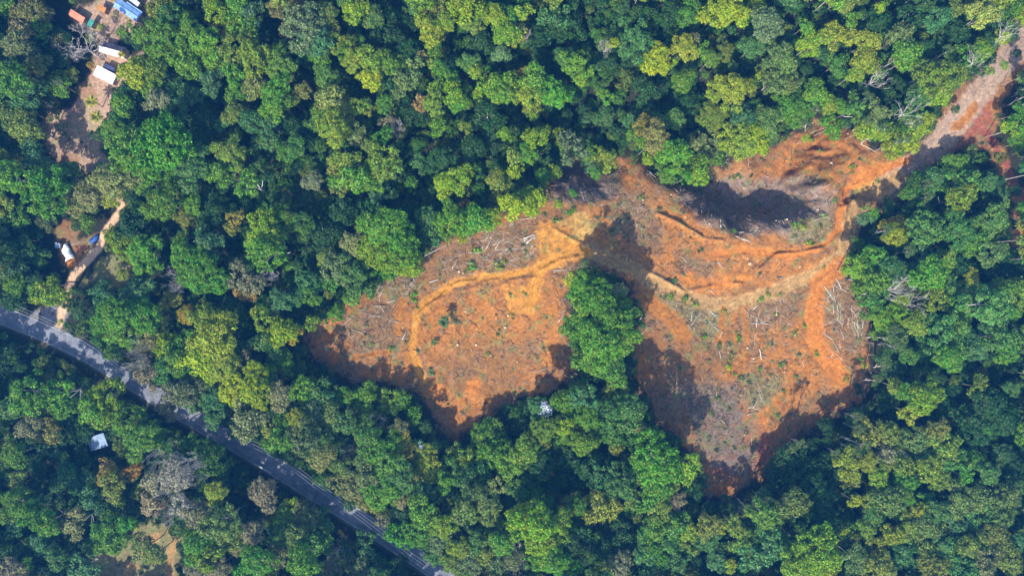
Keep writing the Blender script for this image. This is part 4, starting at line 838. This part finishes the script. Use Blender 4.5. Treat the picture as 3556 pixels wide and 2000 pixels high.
for x, y in zip(X_[kp], Y_[kp]):
    if any(math.hypot(x-a, y-b_) < w_*.8 for a, b_, w_ in HB): continue
    s_ = mrng.uniform(.3, .85) if mrng.random() < .9 else mrng.uniform(.8, 1.3); c0 = mrng.choice([(.07, .12, .03), (.14, .16, .06), (.05, .09, .03), (.24, .17, .10), (.20, .17, .09)])
    wd_['p'].append((x, y, gz(x, y))); wd_['r'].append((0, 0, mrng.uniform(0, 6.3))); wd_['s'].append((s_, s_, s_*.7)); wd_['i'].append(mrng.randrange(2)); wd_['c'].append(c0)
TUFT = [np_mesh('tuft', *crown_np(500+j, 6, 14, .5, .42, .7, .5), M['leaf_mass']) for j in range(2)]
gn_mass('weeds', TUFT, wd_, 'low weeds and leafy regrowth dotted over open ground')

BUSH = [np_mesh('bush', *crown_np(600+j, 9, 26, .42, .24, .6, .8, stretch=2.2), M['leaf']) for j in range(3)]
BS = [('T5', 390, 840, 1.9, 'e'), ('T5', 300, 780, 2.3, 'y'), ('T5', 415, 715, 2.2, 'b'), ('T5', 1180, 1350, 1.5, 'b'), ('T5', 1625, 990, 1.6, 'e'), ('T5', 2130, 940, 2.6, 'o'), ('T5', 1400, 690, 2.2, 'g'), ('T5', 1620, 590, 2.2, 'o'), ('T5', 940, 720, 2.2, 'ob'),
 ('T6', 525, 50, 1.3, 'b'), ('T6', 745, 475, 1.8, 'g'), ('T6', 925, 690, 2.6, 'y'), ('T6', 1000, 490, 1.9, 'e'), ('T6', 1295, 1065, 1.5, 'g'), ('T6', 1000, 440, 1.3, 'g'), ('T6', 1440, 770, 1.5, 'b'), ('T6', 1340, 690, 2.0, 'ob'), ('T6', 1345, 890, 1.4, 'b'), ('T6', 500, 160, 2.2, 'g'),
 ('T6', 600, 190, 2.2, 'gb'), ('T6', 670, 230, 2.2, 'g'), ('T6', 450, 180, 1.8, 'b'), ('T6', 860, 545, 1.7, 'b'), ('T6', 1500, 390, 1.5, 'e'), ('T6', 1160, 720, 1.5, 'e'), ('T6', 1600, 600, 1.6, 'g'), ('T6', 1945, 700, 2.2, 'y'), ('T6', 1940, 650, 1.8, 'e'), ('T6', 1220, 150, 2.3, 'o'),
 ('T6', 1170, 190, 2, 'g'), ('T6', 1330, 150, 1.6, 'o'), ('T6', 1440, 450, 2, 'o'), ('T6', 970, 760, 1.7, 'g'), ('T6', 900, 280, 1.6, 'o'), ('T6', 1290, 310, 1.3, 'o'), ('T6', 950, 620, 1.5, 'o'), ('T6', 1820, 780, 2.4, 'o'), ('T6', 1900, 870, 2.8, 'd'), ('T6', 2000, 1000, 2.8, 'd'),
 ('T4', 940, 700, 1.9, 'e'), ('T4', 945, 740, 2.0, 'e'), ('T4', 770, 1115, 1.5, 'e'), ('T4', 800, 1090, 1.3, 'b'), ('T4', 1400, 480, 2.6, 'e'), ('T4', 1360, 520, 2, 'g'), ('T4', 1590, 480, 3, 'o'), ('T4', 1640, 465, 2.5, 'o'), ('T4', 1700, 860, 1.7, 'o'), ('T4', 1680, 700, 1.2, 'b'), ('T4', 1785, 690, 1.2, 'b'),
 ('T4', 1110, 1060, 1.9, 'b'), ('T4', 630, 1070, 1.7, 'ob'), ('T4', 1090, 1280, 2.2, 'b'), ('T4', 2100, 890, 1.8, 'e'), ('T4', 1420, 360, 2.4, 'g'), ('T4', 970, 800, 1.2, 'g'), ('T4', 1510, 1150, 1.4, 'o'), ('T4', 2030, 150, 2.5, 'b'), ('T4', 300, 900, 2, 'o'), ('T4', 2140, 80, 2, 'g'),
 ('T7', 880, 1250, 2.3, 'g'), ('T7', 870, 1300, 1.5, 'o'), ('T7', 590, 1060, 1.7, 'b'), ('T7', 20, 1330, 1.8, 'b'), ('T7', 640, 1140, 1.5, 'o'), ('T8', 740, 220, 1.9, 'g'), ('T8', 660, 320, 2.2, 'p'), ('T8', 560, 520, 2.6, 'yg'), ('T8', 440, 410, 2.5, 'g'), ('T8', 500, 400, 2.5, 'o'),
 ('T8', 500, 170, 1.3, 'p'), ('T8', 1060, 70, 2, 'o'), ('T8', 660, 710, 1.3, 'o'), ('T8', 1230, 590, 2.5, 'yo'), ('T1', 470, 950, 2.8, 'p'), ('T1', 430, 870, 2.8, 'p'), ('T1', 500, 1010, 1.8, 'g'), ('T1', 380, 920, 1.8, 'b'), ('T1', 700, 500, 1.5, 'w'), ('T2', 480, 590, 1.2, 'y'), ('T2', 450, 980, 1.5, 'y'),
 ('T2', 760, 560, 1.8, 'o'), ('T2', 900, 570, 1.8, 'o'), ('T3', 1290, 620, 1.8, 'y'), ('T3', 1270, 700, 1.8, 'y'), ('T3', 1020, 1080, 1.8, 'y'), ('T3', 910, 810, 1.6, 'b'), ('T11', 1380, 830, 1.8, 'o'), ('T11', 1560, 660, 1.6, 'e'), ('T11', 800, 430, 2.2, 'ow'), ('T11', 980, 700, 2.2, 'ow'), ('T11', 700, 280, 2.5, 'w'), ('T11', 850, 270, 2.3, 'w')]
for t_, x, y, r_, code in BS:
    X1, Y1, Z1 = on_ground(t_, x, y); g2 = random.Random(int(X1*9)); cc = avg(code)*1.15
    r_ *= .72
    o = top('bush', g2.choice(BUSH), (X1, Y1, Z1+.12*r_), g2.uniform(0, 6)); o.scale = (r_, r_*g2.uniform(.8, 1.1), r_*.8); o.color = (*cc, 1)
    tag(o, None, 'bush', 'bushes on open ground'); PENDING.append((o, f"{'big' if r_ > 1.8 else 'small' if r_ < 1.2 else 'rounded'} {colname(code)} bush", *px(t_, x, y)))
# stumps
def stump():
    mb = MB(); mb.tube([(0, 0, -.2), (0, 0, .05), (0, 0, .38)], [.42, .30, .26], 9, cap=False); a = mb.mesh('stump', M['log'], True)
    mb = MB(); mb.tube([(0, 0, .36), (0, 0, .39)], [.265, .25], 9); return a, mb.mesh('cut_face', M['cut'])
ST = stump()
for t_, x, y in [('T4', 1640, 950), ('T4', 1425, 960), ('T4', 1570, 880), ('T4', 1340, 830), ('T4', 1320, 540), ('T4', 1290, 530), ('T4', 1660, 860), ('T4', 1530, 1160), ('T4', 1280, 1080), ('T4', 1420, 1080), ('T4', 1730, 1210), ('T5', 940, 750), ('T5', 1150, 710), ('T5', 1260, 880), ('T5', 1440, 930),
                 ('T5', 1730, 1190), ('T5', 1745, 1230), ('T5', 1700, 660), ('T5', 2010, 900), ('T8', 300, 365), ('T8', 380, 355), ('T8', 620, 280), ('T8', 480, 710), ('T8', 300, 1070), ('T6', 1290, 310), ('T6', 1120, 640), ('T6', 1075, 560), ('T6', 1430, 460), ('T6', 610, 800), ('T7', 840, 1010), ('T7', 720, 1230), ('T7', 990, 1050)]:
    X1, Y1, Z1 = on_ground(t_, x, y); s_ = random.Random(x).uniform(.9, 1.6); e = empty('tree_stump', (X1, Y1, Z1), x); child('stump', ST[0], e, scl=(s_, s_, s_)); child('cut_face', ST[1], e, scl=(s_, s_, s_))
    tag(e, None, 'stump', 'tree stumps in the clearing'); PENDING.append((e, 'pale sawn tree stump', *px(t_, x, y)))

# ------------------------------------------------------------------ palms
def palm_mesh(seed, nf=20, L_=1.0, droop=.5):
    g = random.Random(seed); V = []; F = []
    for k in range(nf):
        a = k*2.4+g.uniform(-.2, .2); el = math.radians(20+55*(k/nf)); l_ = L_*g.uniform(.85, 1.1); p = Vector((0, 0, 0)); d = Vector((math.cos(a)*math.cos(el), math.sin(a)*math.cos(el), math.sin(el)))
        side = Vector((-math.sin(a), math.cos(a), 0)); n = 9
        for i in range(n):
            q = p+d*l_/n; d = (d+Vector((0, 0, -droop*.28))).normalized(); w_ = .15*math.sin(math.pi*(i+.8)/(n+1))+.02
            for sg in (-1, 1):
                for j in range(2):
                    b0 = p.lerp(q, j*.5); b1 = p.lerp(q, j*.5+.38); tip = b1+side*sg*w_+d*.07-Vector((0, 0, .03))
                    o = len(V); V += [tuple(b0), tuple(b1), tuple(tip), tuple(b0+side*sg*w_*.6-Vector((0, 0, .012)))]; F.append((o, o+1, o+2, o+3))
            p = q
    return np_mesh('fronds', np.array(V), np.array(F), M['leaf'])
PF = [palm_mesh(1), palm_mesh(2, 24)]
mb = MB(); mb.tube([(0, 0, -.05), (.01, 0, .4), (0, .012, .8), (0, 0, 1)], [.04, .03, .028, .034], 8); PT = mb.mesh('palm_trunk', M['bark'], True)
PALMS = [('T4', 1180, 905, 2.6, 5.0, (.05, .115, .03), 'lone dark green palm with trunk shadow on orange earth'), ('T1', 697, 772, 2.7, 7, (.26, .26, .03), 'yellowish palm nearest below the white house'),
 ('T1', 733, 885, 2.7, 7, (.24, .26, .03), 'yellowish palm in the middle of the yard row'), ('T1', 765, 985, 2.2, 6, (.22, .25, .03), 'yellowish palm at the lower end of the yard row'), ('T1', 930, 590, 2.0, 6, (.28, .29, .04), 'yellow palm beside the corner of the white roof'),
 ('T3', 1580, 1310, 2.2, 12, (.05, .10, .03), 'green palm among trees below the dry yard'), ('T1', 950, 435, 1.7, 4, (.30, .27, .03), 'yellow palm against the striped roof house'), ('T2', 350, 770, 2.6, 15, (.08, .16, .02), 'green palm crown beside the driveway mouth'),
 ('T12', 925, 1270, 2.0, 5, (.08, .13, .03), 'palm at the forest edge above the clearing'), ('T12', 990, 1340, 1.8, 5, (.06, .11, .03), 'low palm beside the slash at the forest edge')]
for t_, x, y, r_, h, c_, lab in PALMS:
    u, v = px(t_, x, y); X1, Y1 = at(u, v, h); Z1 = gz(X1, Y1); e = empty('palm_tree', (X1, Y1, Z1), x); child('trunk', PT, e, scl=(h*.75, h*.75, h)); f_ = child('fronds', PF[x % 2], e, loc=(0, 0, h*.98), scl=(r_, r_, r_)); f_.color = (*c_, 1)
    tag(e, lab, 'palm', 'palms')

# ------------------------------------------------------------------ houses
def sheet_mat(name, col, var=.25, rough=.5, stripe=None, sc_=.9):
    m = mat(name, col, rough, .4, var, sc_, .01); return m
RM = dict(white=sheet_mat('roof_white', (.80, .80, .80), .2), blue=sheet_mat('roof_blue', (.20, .36, .68), .35), navy=sheet_mat('roof_navy', (.03, .045, .13), .3), terra=sheet_mat('roof_terracotta', (.62, .22, .13), .3), teal=sheet_mat('roof_teal', (.03, .25, .20), .3),
          rust=sheet_mat('roof_rust', (.46, .19, .05), .35), pale=sheet_mat('roof_pale_blue', (.24, .34, .48), .25), slate=sheet_mat('roof_slate', (.06, .055, .09), .3), grey=sheet_mat('roof_grey', (.45, .50, .50), .3), wall=mat('wall_plaster', (.55, .47, .38), .9, .1, .2, 1), wood=mat('wall_wood', (.30, .2, .12), .9, .1, .3, 2))
def frame_at(t, A, B, D, h):
    """A->B long side, A->D short side in photo coordinates at roof height"""
    a = Vector(P(t, *A, h)); b_ = Vector(P(t, *B, h)); d = Vector(P(t, *D, h)); return a, b_, d
def corrug(mb, p00, p10, p01, p11, n, amp=.035, th=.06):
    """a corrugated sheet between four corners, ridges running from the p0x to the p1x side"""
    V = []; m = n*2
    for i in range(m+1):
        f = i/m; a = p00.lerp(p01, f); b_ = p10.lerp(p11, f); z = Vector((0, 0, amp if i % 2 else -amp)); V += [a+z, b_+z, a+z-Vector((0, 0, th)), b_+z-Vector((0, 0, th))]
    Fs = []
    for i in range(m):
        o = i*4; Fs += [(o, o+4, o+5, o+1), (o+2, o+3, o+7, o+6), (o, o+2, o+6, o+4), (o+1, o+5, o+7, o+3)]
    Fs += [(0, 1, 3, 2), (m*4, m*4+2, m*4+3, m*4+1)]
    mb.add(V, Fs)
def shed(name, t, A, B, D, h, roofmat, label, cat, gable=False, wallm='wall', second=None, slope=.5, over=.35, split=.5):
    a, b_, d = frame_at(t, A, B, D, h); ux = (b_-a); L_ = ux.length; ux.normalize(); uy = Vector((-ux.y, ux.x))
    if uy.dot(d-a) < 0: uy = -uy
    Wd = (d-a).dot(uy); c = a+ux*L_/2+uy*Wd/2; z0 = gz(c.x, c.y); rot = math.atan2(ux.y, ux.x); sg = 1 if Vector((-ux.y, ux.x)).dot(uy) > 0 else -1
    e = empty(name, (c.x, c.y, z0), rot); hw, hl = Wd/2, L_/2; wh = h-slope-.1
    mb = MB(); th = .15; iw, il = hw-over, hl-over
    mb.box((0, -iw, wh/2-.2), (2*il, th, wh+.4)); mb.box((0, iw, wh/2-.2), (2*il, th, wh+.4)); mb.box((-il, 0, wh/2-.2), (th, 2*iw-th, wh+.4)); mb.box((il, 0, wh/2-.2), (th, 2*iw-th, wh+.4))
    child('wall', mb.mesh('wall', M_[wallm]), e)
    mb = MB(); mb.box((il*.3, -sg*(iw+.09), 1.0), (.9, .06, 2.0)); child('door', mb.mesh('door', RM['wood']), e)
    for q in (-.5, .75):
        mb = MB(); mb.box((il*q, -sg*(iw+.09), 1.5), (.9, .05, .8)); child('window', mb.mesh('window', RM['navy']), e)
    z1, z2 = h-slope, h
    if gable:
        yr = sg*(-hw+2*hw*split)
        mb = MB(); corrug(mb, Vector((-hl, -sg*hw, z1)), Vector((-hl, yr, z2)), Vector((hl, -sg*hw, z1)), Vector((hl, yr, z2)), max(4, int(L_/.6))); child('roof', mb.mesh('roof', RM[roofmat]), e)
        mb = MB(); corrug(mb, Vector((-hl, yr+sg*.01, z2)), Vector((-hl, sg*hw, z1)), Vector((hl, yr+sg*.01, z2)), Vector((hl, sg*hw, z1)), max(4, int(L_/.6))); child('roof', mb.mesh('roof', RM[second or roofmat]), e)
        mb = MB(); mb.tube([(-hl-.03, yr, z2+.06), (hl+.03, yr, z2+.06)], [.11, .11], 6); child('ridge_cap', mb.mesh('ridge_cap', RM[roofmat]), e)
    else:
        mb = MB(); corrug(mb, Vector((-hl, -sg*hw, z1)), Vector((-hl, sg*hw, z2)), Vector((hl, -sg*hw, z1)), Vector((hl, sg*hw, z2)), max(4, int(L_/.6))); child('roof', mb.mesh('roof', RM[roofmat]), e)
    tag(e, label, cat, 'small houses and sheds'); return e, L_, Wd, sg
M_ = {'wall': RM['wall'], 'wood': RM['wood']}
shed('house', 'Z', (640, 1285), (960, 1449), (690, 1110), 3.4, 'white', 'house with plain bright white sheet roof above the bare yard', 'house', False, slope=.15)
e, *_ = shed('house', 'Z', (755, 905), (1170, 1020), (830, 740), 3.6, 'white', 'house with half white half dark striped roof', 'house', True, second='slate', split=.48, slope=.6)
shed('house', 'Z', (1010, 175), (1400, 430), (1110, 40), 3.6, 'blue', 'long house with faded blue gable roof', 'house', True, split=.5, slope=.6)
shed('lean_to', 'Z', (1235, 115), (1490, 290), (1250, 95), 3.0, 'blue', 'narrow blue strip roof behind the long blue house', 'lean-to', False, 'wood', slope=.2, over=.05)
shed('shed', 'Z', (265, 310), (500, 455), (300, 205), 3.0, 'terra', 'terracotta red shed roof among trees', 'shed', False, 'wood', slope=.4)
shed('shed', 'Z', (575, 470), (645, 520), (600, 340), 3.0, 'teal', 'small teal green shed roof', 'shed', False, 'wood', slope=.4, over=.2)
shed('shed', 'Z', (745, 225), (880, 290), (800, 150), 2.8, 'rust', 'rusty orange shed roof left of the blue house', 'shed', False, 'wood', slope=.3, over=.2)
shed('lean_to', 'Z', (830, 1150), (1000, 1230), (855, 1100), 2.7, 'navy', 'dark blue canopy attached above the white house', 'lean-to', False, 'wood', slope=.2, over=.1)
shed('shed', 'T3', (683, 508), (812, 468), (695, 395), 3.2, 'pale', 'pale blue square roof alone in the dark lower left forest', 'shed', False, 'wood', slope=.4)
shed('shed', 'Y', (225, 640), (330, 650), (225, 540), 2.2, 'pale', 'tiny pale blue roof beside the crumpled white sheet', 'shed', False, 'wood', slope=.2, over=.1)
shed('shed', 'Z', (1240, 40), (1420, 180), (1290, -20), 3.0, 'grey', 'weathered grey roof at the top edge behind the blue house', 'shed', False, 'wood', slope=.2, over=.2)
shed('shed', 'Z', (1570, 330), (1625, 380), (1590, 290), 2.2, 'rust', 'tiny rusty shed right of the blue house end', 'shed', False, 'wood', slope=.2, over=.05)

def drape(name, t, poly, h, m, label, cat, amp=.35, seed=0):
    """a crumpled sheet lying over things: real ups and downs, closed underneath by its thickness"""
    pl = np.array([P(t, *q, h) for q in poly]); x0, y0 = pl.min(0); x1, y1 = pl.max(0); n = 34
    A, B = np.meshgrid(np.linspace(x0, x1, n), np.linspace(y0, y1, n), indexing='ij'); sd_ = sdpoly(A, B, pl); ins = sd_ > -.12
    Z = h+gz((x0+x1)/2, (y0+y1)/2)-amp+amp*2*(fbm(A, B, .9, 3, seed)-.2)-np.exp(-np.clip(sd_, 0, 9)*1.8)*h*.55
    I = np.arange(n*n).reshape(n, n); Fq = np.stack([I[:-1, :-1], I[1:, :-1], I[1:, 1:], I[:-1, 1:]], -1)[ins[:-1, :-1] & ins[1:, 1:] & ins[1:, :-1] & ins[:-1, 1:]].reshape(-1, 4)
    us = np.unique(Fq); rm_ = -np.ones(n*n, int); rm_[us] = np.arange(len(us)); V = np.stack([A.ravel(), B.ravel(), Z.ravel()], 1)[us]
    o = top(name, np_mesh(name, V, rm_[Fq], m, True)); so_ = o.modifiers.new('thick', 'SOLIDIFY'); so_.thickness = .04; tag(o, label, cat); return o
drape('tarpaulin', 'Y', [(330, 690), (380, 560), (430, 530), (480, 620), (520, 720), (590, 830), (500, 860), (400, 925), (420, 850), (350, 760)], 2.0, mat('tarp_white', (.85, .86, .88), .5, .3, .1, 2), 'crumpled white sheet over a heap beside the driveway', 'tarpaulin', .45, 2)
drape('tarpaulin', 'Y', [(890, 490), (1020, 380), (1090, 370), (1070, 470), (1000, 560), (930, 550)], 1.4, mat('tarp_blue', (.02, .09, .32), .5, .4, .3, 2), 'dark blue tarpaulin beside the driveway', 'tarpaulin', .2, 3)
drape('soil_heap', 'Y', [(430, 940), (560, 880), (620, 780), (640, 880), (600, 980), (500, 1060), (470, 1040)], .9, mat('orange_soil', (.55, .20, .04), .95, .1, .3, 2, .03), 'bright orange soil heap below the white sheet', 'soil heap', .4, 4)
drape('soil_heap', 'Y', [(620, 620), (720, 600), (860, 560), (900, 620), (820, 680), (760, 800), (680, 820)], .8, mat('rust_soil', (.36, .14, .06), .95, .1, .4, 2, .03), 'rusty brown heap between the white sheet and driveway', 'soil heap', .4, 5)
# gate across the driveway
X1, Y1, Z1 = on_ground('T2', 530, 705); e = empty('gate', (X1, Y1, Z1), math.radians(-3)); gm_ = mat('gate_metal', (.10, .07, .07), .6, .4, .2, 3)
for s_ in (-1, 1):
    mb = MB(); mb.box((s_*3.0, 0, .8), (.28, .28, 1.9)); child('post', mb.mesh('post', gm_), e)
for z_ in (.4, .85, 1.3):
    mb = MB(); mb.box((0, 0, z_), (5.7, .09, .12)); child('rail', mb.mesh('rail', gm_), e)
mb = MB(); mb.box((0, 0, 1.62), (6.3, .3, .14)); child('top_beam', mb.mesh('top_beam', gm_), e)
tag(e, 'dark rail gate across the sandy driveway', 'gate')
# culvert wall by the road
A_, B_ = P('T3', 1930, 600), P('T3', 2045, 660); mb = MB(); Lc = math.hypot(B_[0]-A_[0], B_[1]-A_[1]); e = empty('culvert_wall', ((A_[0]+B_[0])/2, (A_[1]+B_[1])/2, 0), math.atan2(B_[1]-A_[1], B_[0]-A_[0]))
mb.box((0, 0, .3), (Lc, .3, 1.2)); child('wall', mb.mesh('wall', M['conc']), e); mb = MB(); mb.box((0, 0, .97), (Lc+.2, .5, .14)); child('coping', mb.mesh('coping', M['conc']), e)
for s_ in (-1, 1):
    mb = MB(); mb.box((s_*(Lc/2+.25), 0, .5), (.45, .55, 1.5)); child('end_post', mb.mesh('end_post', M['conc']), e)
tag(e, 'low pale concrete culvert wall on the road verge', 'wall')
# ------------------------------------------------------------------ power line
poles = []
for k, (t_, x, y) in enumerate([('T2', 100, 868), ('T2', 440, 1060), ('T2', 600, 1105), ('T3', 1430, 255), ('T3', 2030, 512), ('T10', 190, 745), ('T10', 920, 1292)]):
    h = 8.5; u, v = px(t_, x, y); X1, Y1 = at(u, v, h); Z1 = gz(X1, Y1)
    j = int(np.argmin(np.hypot(RS[:, 0]-X1, RS[:, 1]-Y1))); tg = math.atan2(T_[j, 1], T_[j, 0])
    e = empty('utility_pole', (X1, Y1, Z1), tg); mb = MB(); mb.tube([(0, 0, -.3), (0, 0, h)], [.16, .11], 8); child('pole', mb.mesh('pole', M['pole']), e)
    mb = MB(); mb.box((.13, 0, h-.35), (.12, 2.4, .14)); child('crossarm', mb.mesh('crossarm', M['conc']), e)
    for q in (-1.05, 0, 1.05):
        mb = MB(); mb.tube([(.13, q, h-.27), (.13, q, h-.02)], [.07, .05], 6); child('insulator', mb.mesh('insulator', M['ceramic']), e)
    tag(e, None, 'utility pole', 'power poles along the road'); PENDING.append((e, 'utility pole with crossarm by the road', u, v)); poles.append((X1, Y1, Z1+h, tg))
seq = [poles[0], poles[2], poles[3], poles[4], poles[5], poles[6]]
for q, wn_ in ((-1.05, 'near side'), (0, 'middle'), (1.05, 'far side')):
    mb = MB(); pts = []
    P_ = [(a[0]-math.sin(a[3])*q, a[1]+math.cos(a[3])*q, a[2]) for a in seq]
    P_ = [tuple(2*P_[0][i]-P_[1][i] if i < 2 else P_[0][2] for i in range(3))]+P_+[tuple(2*P_[-1][i]-P_[-2][i] if i < 2 else P_[-1][2] for i in range(3))]
    for a, b_ in zip(P_[:-1], P_[1:]):
        for i in range(10): f = i/10; pts.append((a[0]+(b_[0]-a[0])*f, a[1]+(b_[1]-a[1])*f, a[2]+(b_[2]-a[2])*f-1.1*4*f*(1-f)))
    pts.append(P_[-1]); mb.tube(pts, [.035]*len(pts), 5)
    tag(top('power_cable', mb.mesh('power_cable', M['wire'])), f'overhead power cable along the road, {dict([(-1.05, "lower left"), (0, "middle"), (1.05, "upper right")])[q]} of the three', 'cable', 'overhead cables along the road')

# ------------------------------------------------------------------ landmarks for the labels
for n_, t_, x, y in [('the white-roofed house', 'T1', 815, 570), ('the striped-roof house', 'T1', 860, 390), ('the long blue house', 'T1', 1010, 110), ('the terracotta shed', 'T1', 620, 150), ('the pale blue roof', 'T3', 750, 455), ('the white sheet', 'T2', 495, 460),
 ('the driveway gate', 'T2', 530, 705), ('the junction', 'T2', 420, 1000), ('the lone palm', 'T4', 1180, 905), ('the track junction', 'T5', 500, 1150), ('the culvert wall', 'T3', 1990, 630), ('the dry yard', 'T3', 1230, 1250), ('the left track end', 'T4', 1000, 1300),
 ('the yellow round tree', 'T9', 620, 600), ('the red soil patch', 'G', 2440, 340), ('the clearing top edge', 'G', 2090, 310), ('the bulging log pile', 'G', 2120, 800), ('the clearing bottom tip', 'G', 1800, 1220), ('the left clearing tip', 'G', 780, 850), ('the lower clearing notch', 'G', 1150, 1090),
 ('the central grove', 'G', 1520, 800), ('the road end', 'G', 1060, 1400), ('the top left corner', 'G', 0, 0), ('the top right corner', 'G', 2576, 0), ('the bottom left corner', 'G', 0, 1449), ('the bottom right corner', 'G', 2576, 1449), ('the left edge middle', 'G', 0, 420),
 ('the right edge middle', 'G', 2576, 800), ('the top edge centre', 'G', 1288, 0), ('the bottom edge centre', 'G', 1288, 1449), ('the tall white snag', 'T7', 1150, 925), ('the leaning white trunk', 'T8', 1000, 912), ('the blossom tree', 'T11', 150, 170), ('the track hairpin', 'G', 2110, 520),
 ('the bleached snag', 'T7', 1000, 640), ('the haul road bend', 'G', 1810, 770), ('the upper forest hollow', 'G', 1700, 150), ('the mid upper forest', 'G', 1000, 330), ('the lower forest hollow', 'G', 1380, 1130), ('the dark lower right gap', 'G', 2150, 1180), ('the big emerald tree', 'T1', 1200, 1100),
 ('the orange soil fan', 'G', 2090, 960), ('the brown shadowed slash', 'G', 1440, 450), ('the diagonal scarp', 'G', 1770, 570), ('the slash windrow', 'G', 1230, 620), ('the olive dome tree', 'T11', 200, 940), ('the lower bare tree', 'T3', 1400, 680), ('the square green crown', 'T13', 1320, 740)]: lm(n_, t_, x, y)
name_all()

# ------------------------------------------------------------------ the air
HAZE = .00019
if HAZE:
    mb = MB(); mb.box((0, 0, (H+6-14)/2), (1400, 1100, H+6+14)); hz = top('haze', mb.mesh('haze', [])); hm = bpy.data.materials.new('haze'); hm.use_nodes = True; nt = hm.node_tree; nt.nodes.clear()
    ou = nt.nodes.new('ShaderNodeOutputMaterial'); pv = nt.nodes.new('ShaderNodeVolumePrincipled'); pv.inputs['Color'].default_value = (.06, .36, 1.0, 1); pv.inputs['Density'].default_value = HAZE; pv.inputs['Anisotropy'].default_value = 0.0
    nt.links.new(pv.outputs[0], ou.inputs['Volume']); hz.data.materials.append(hm); tag(hz, 'thin bluish haze in the air over the forest', kind='stuff')
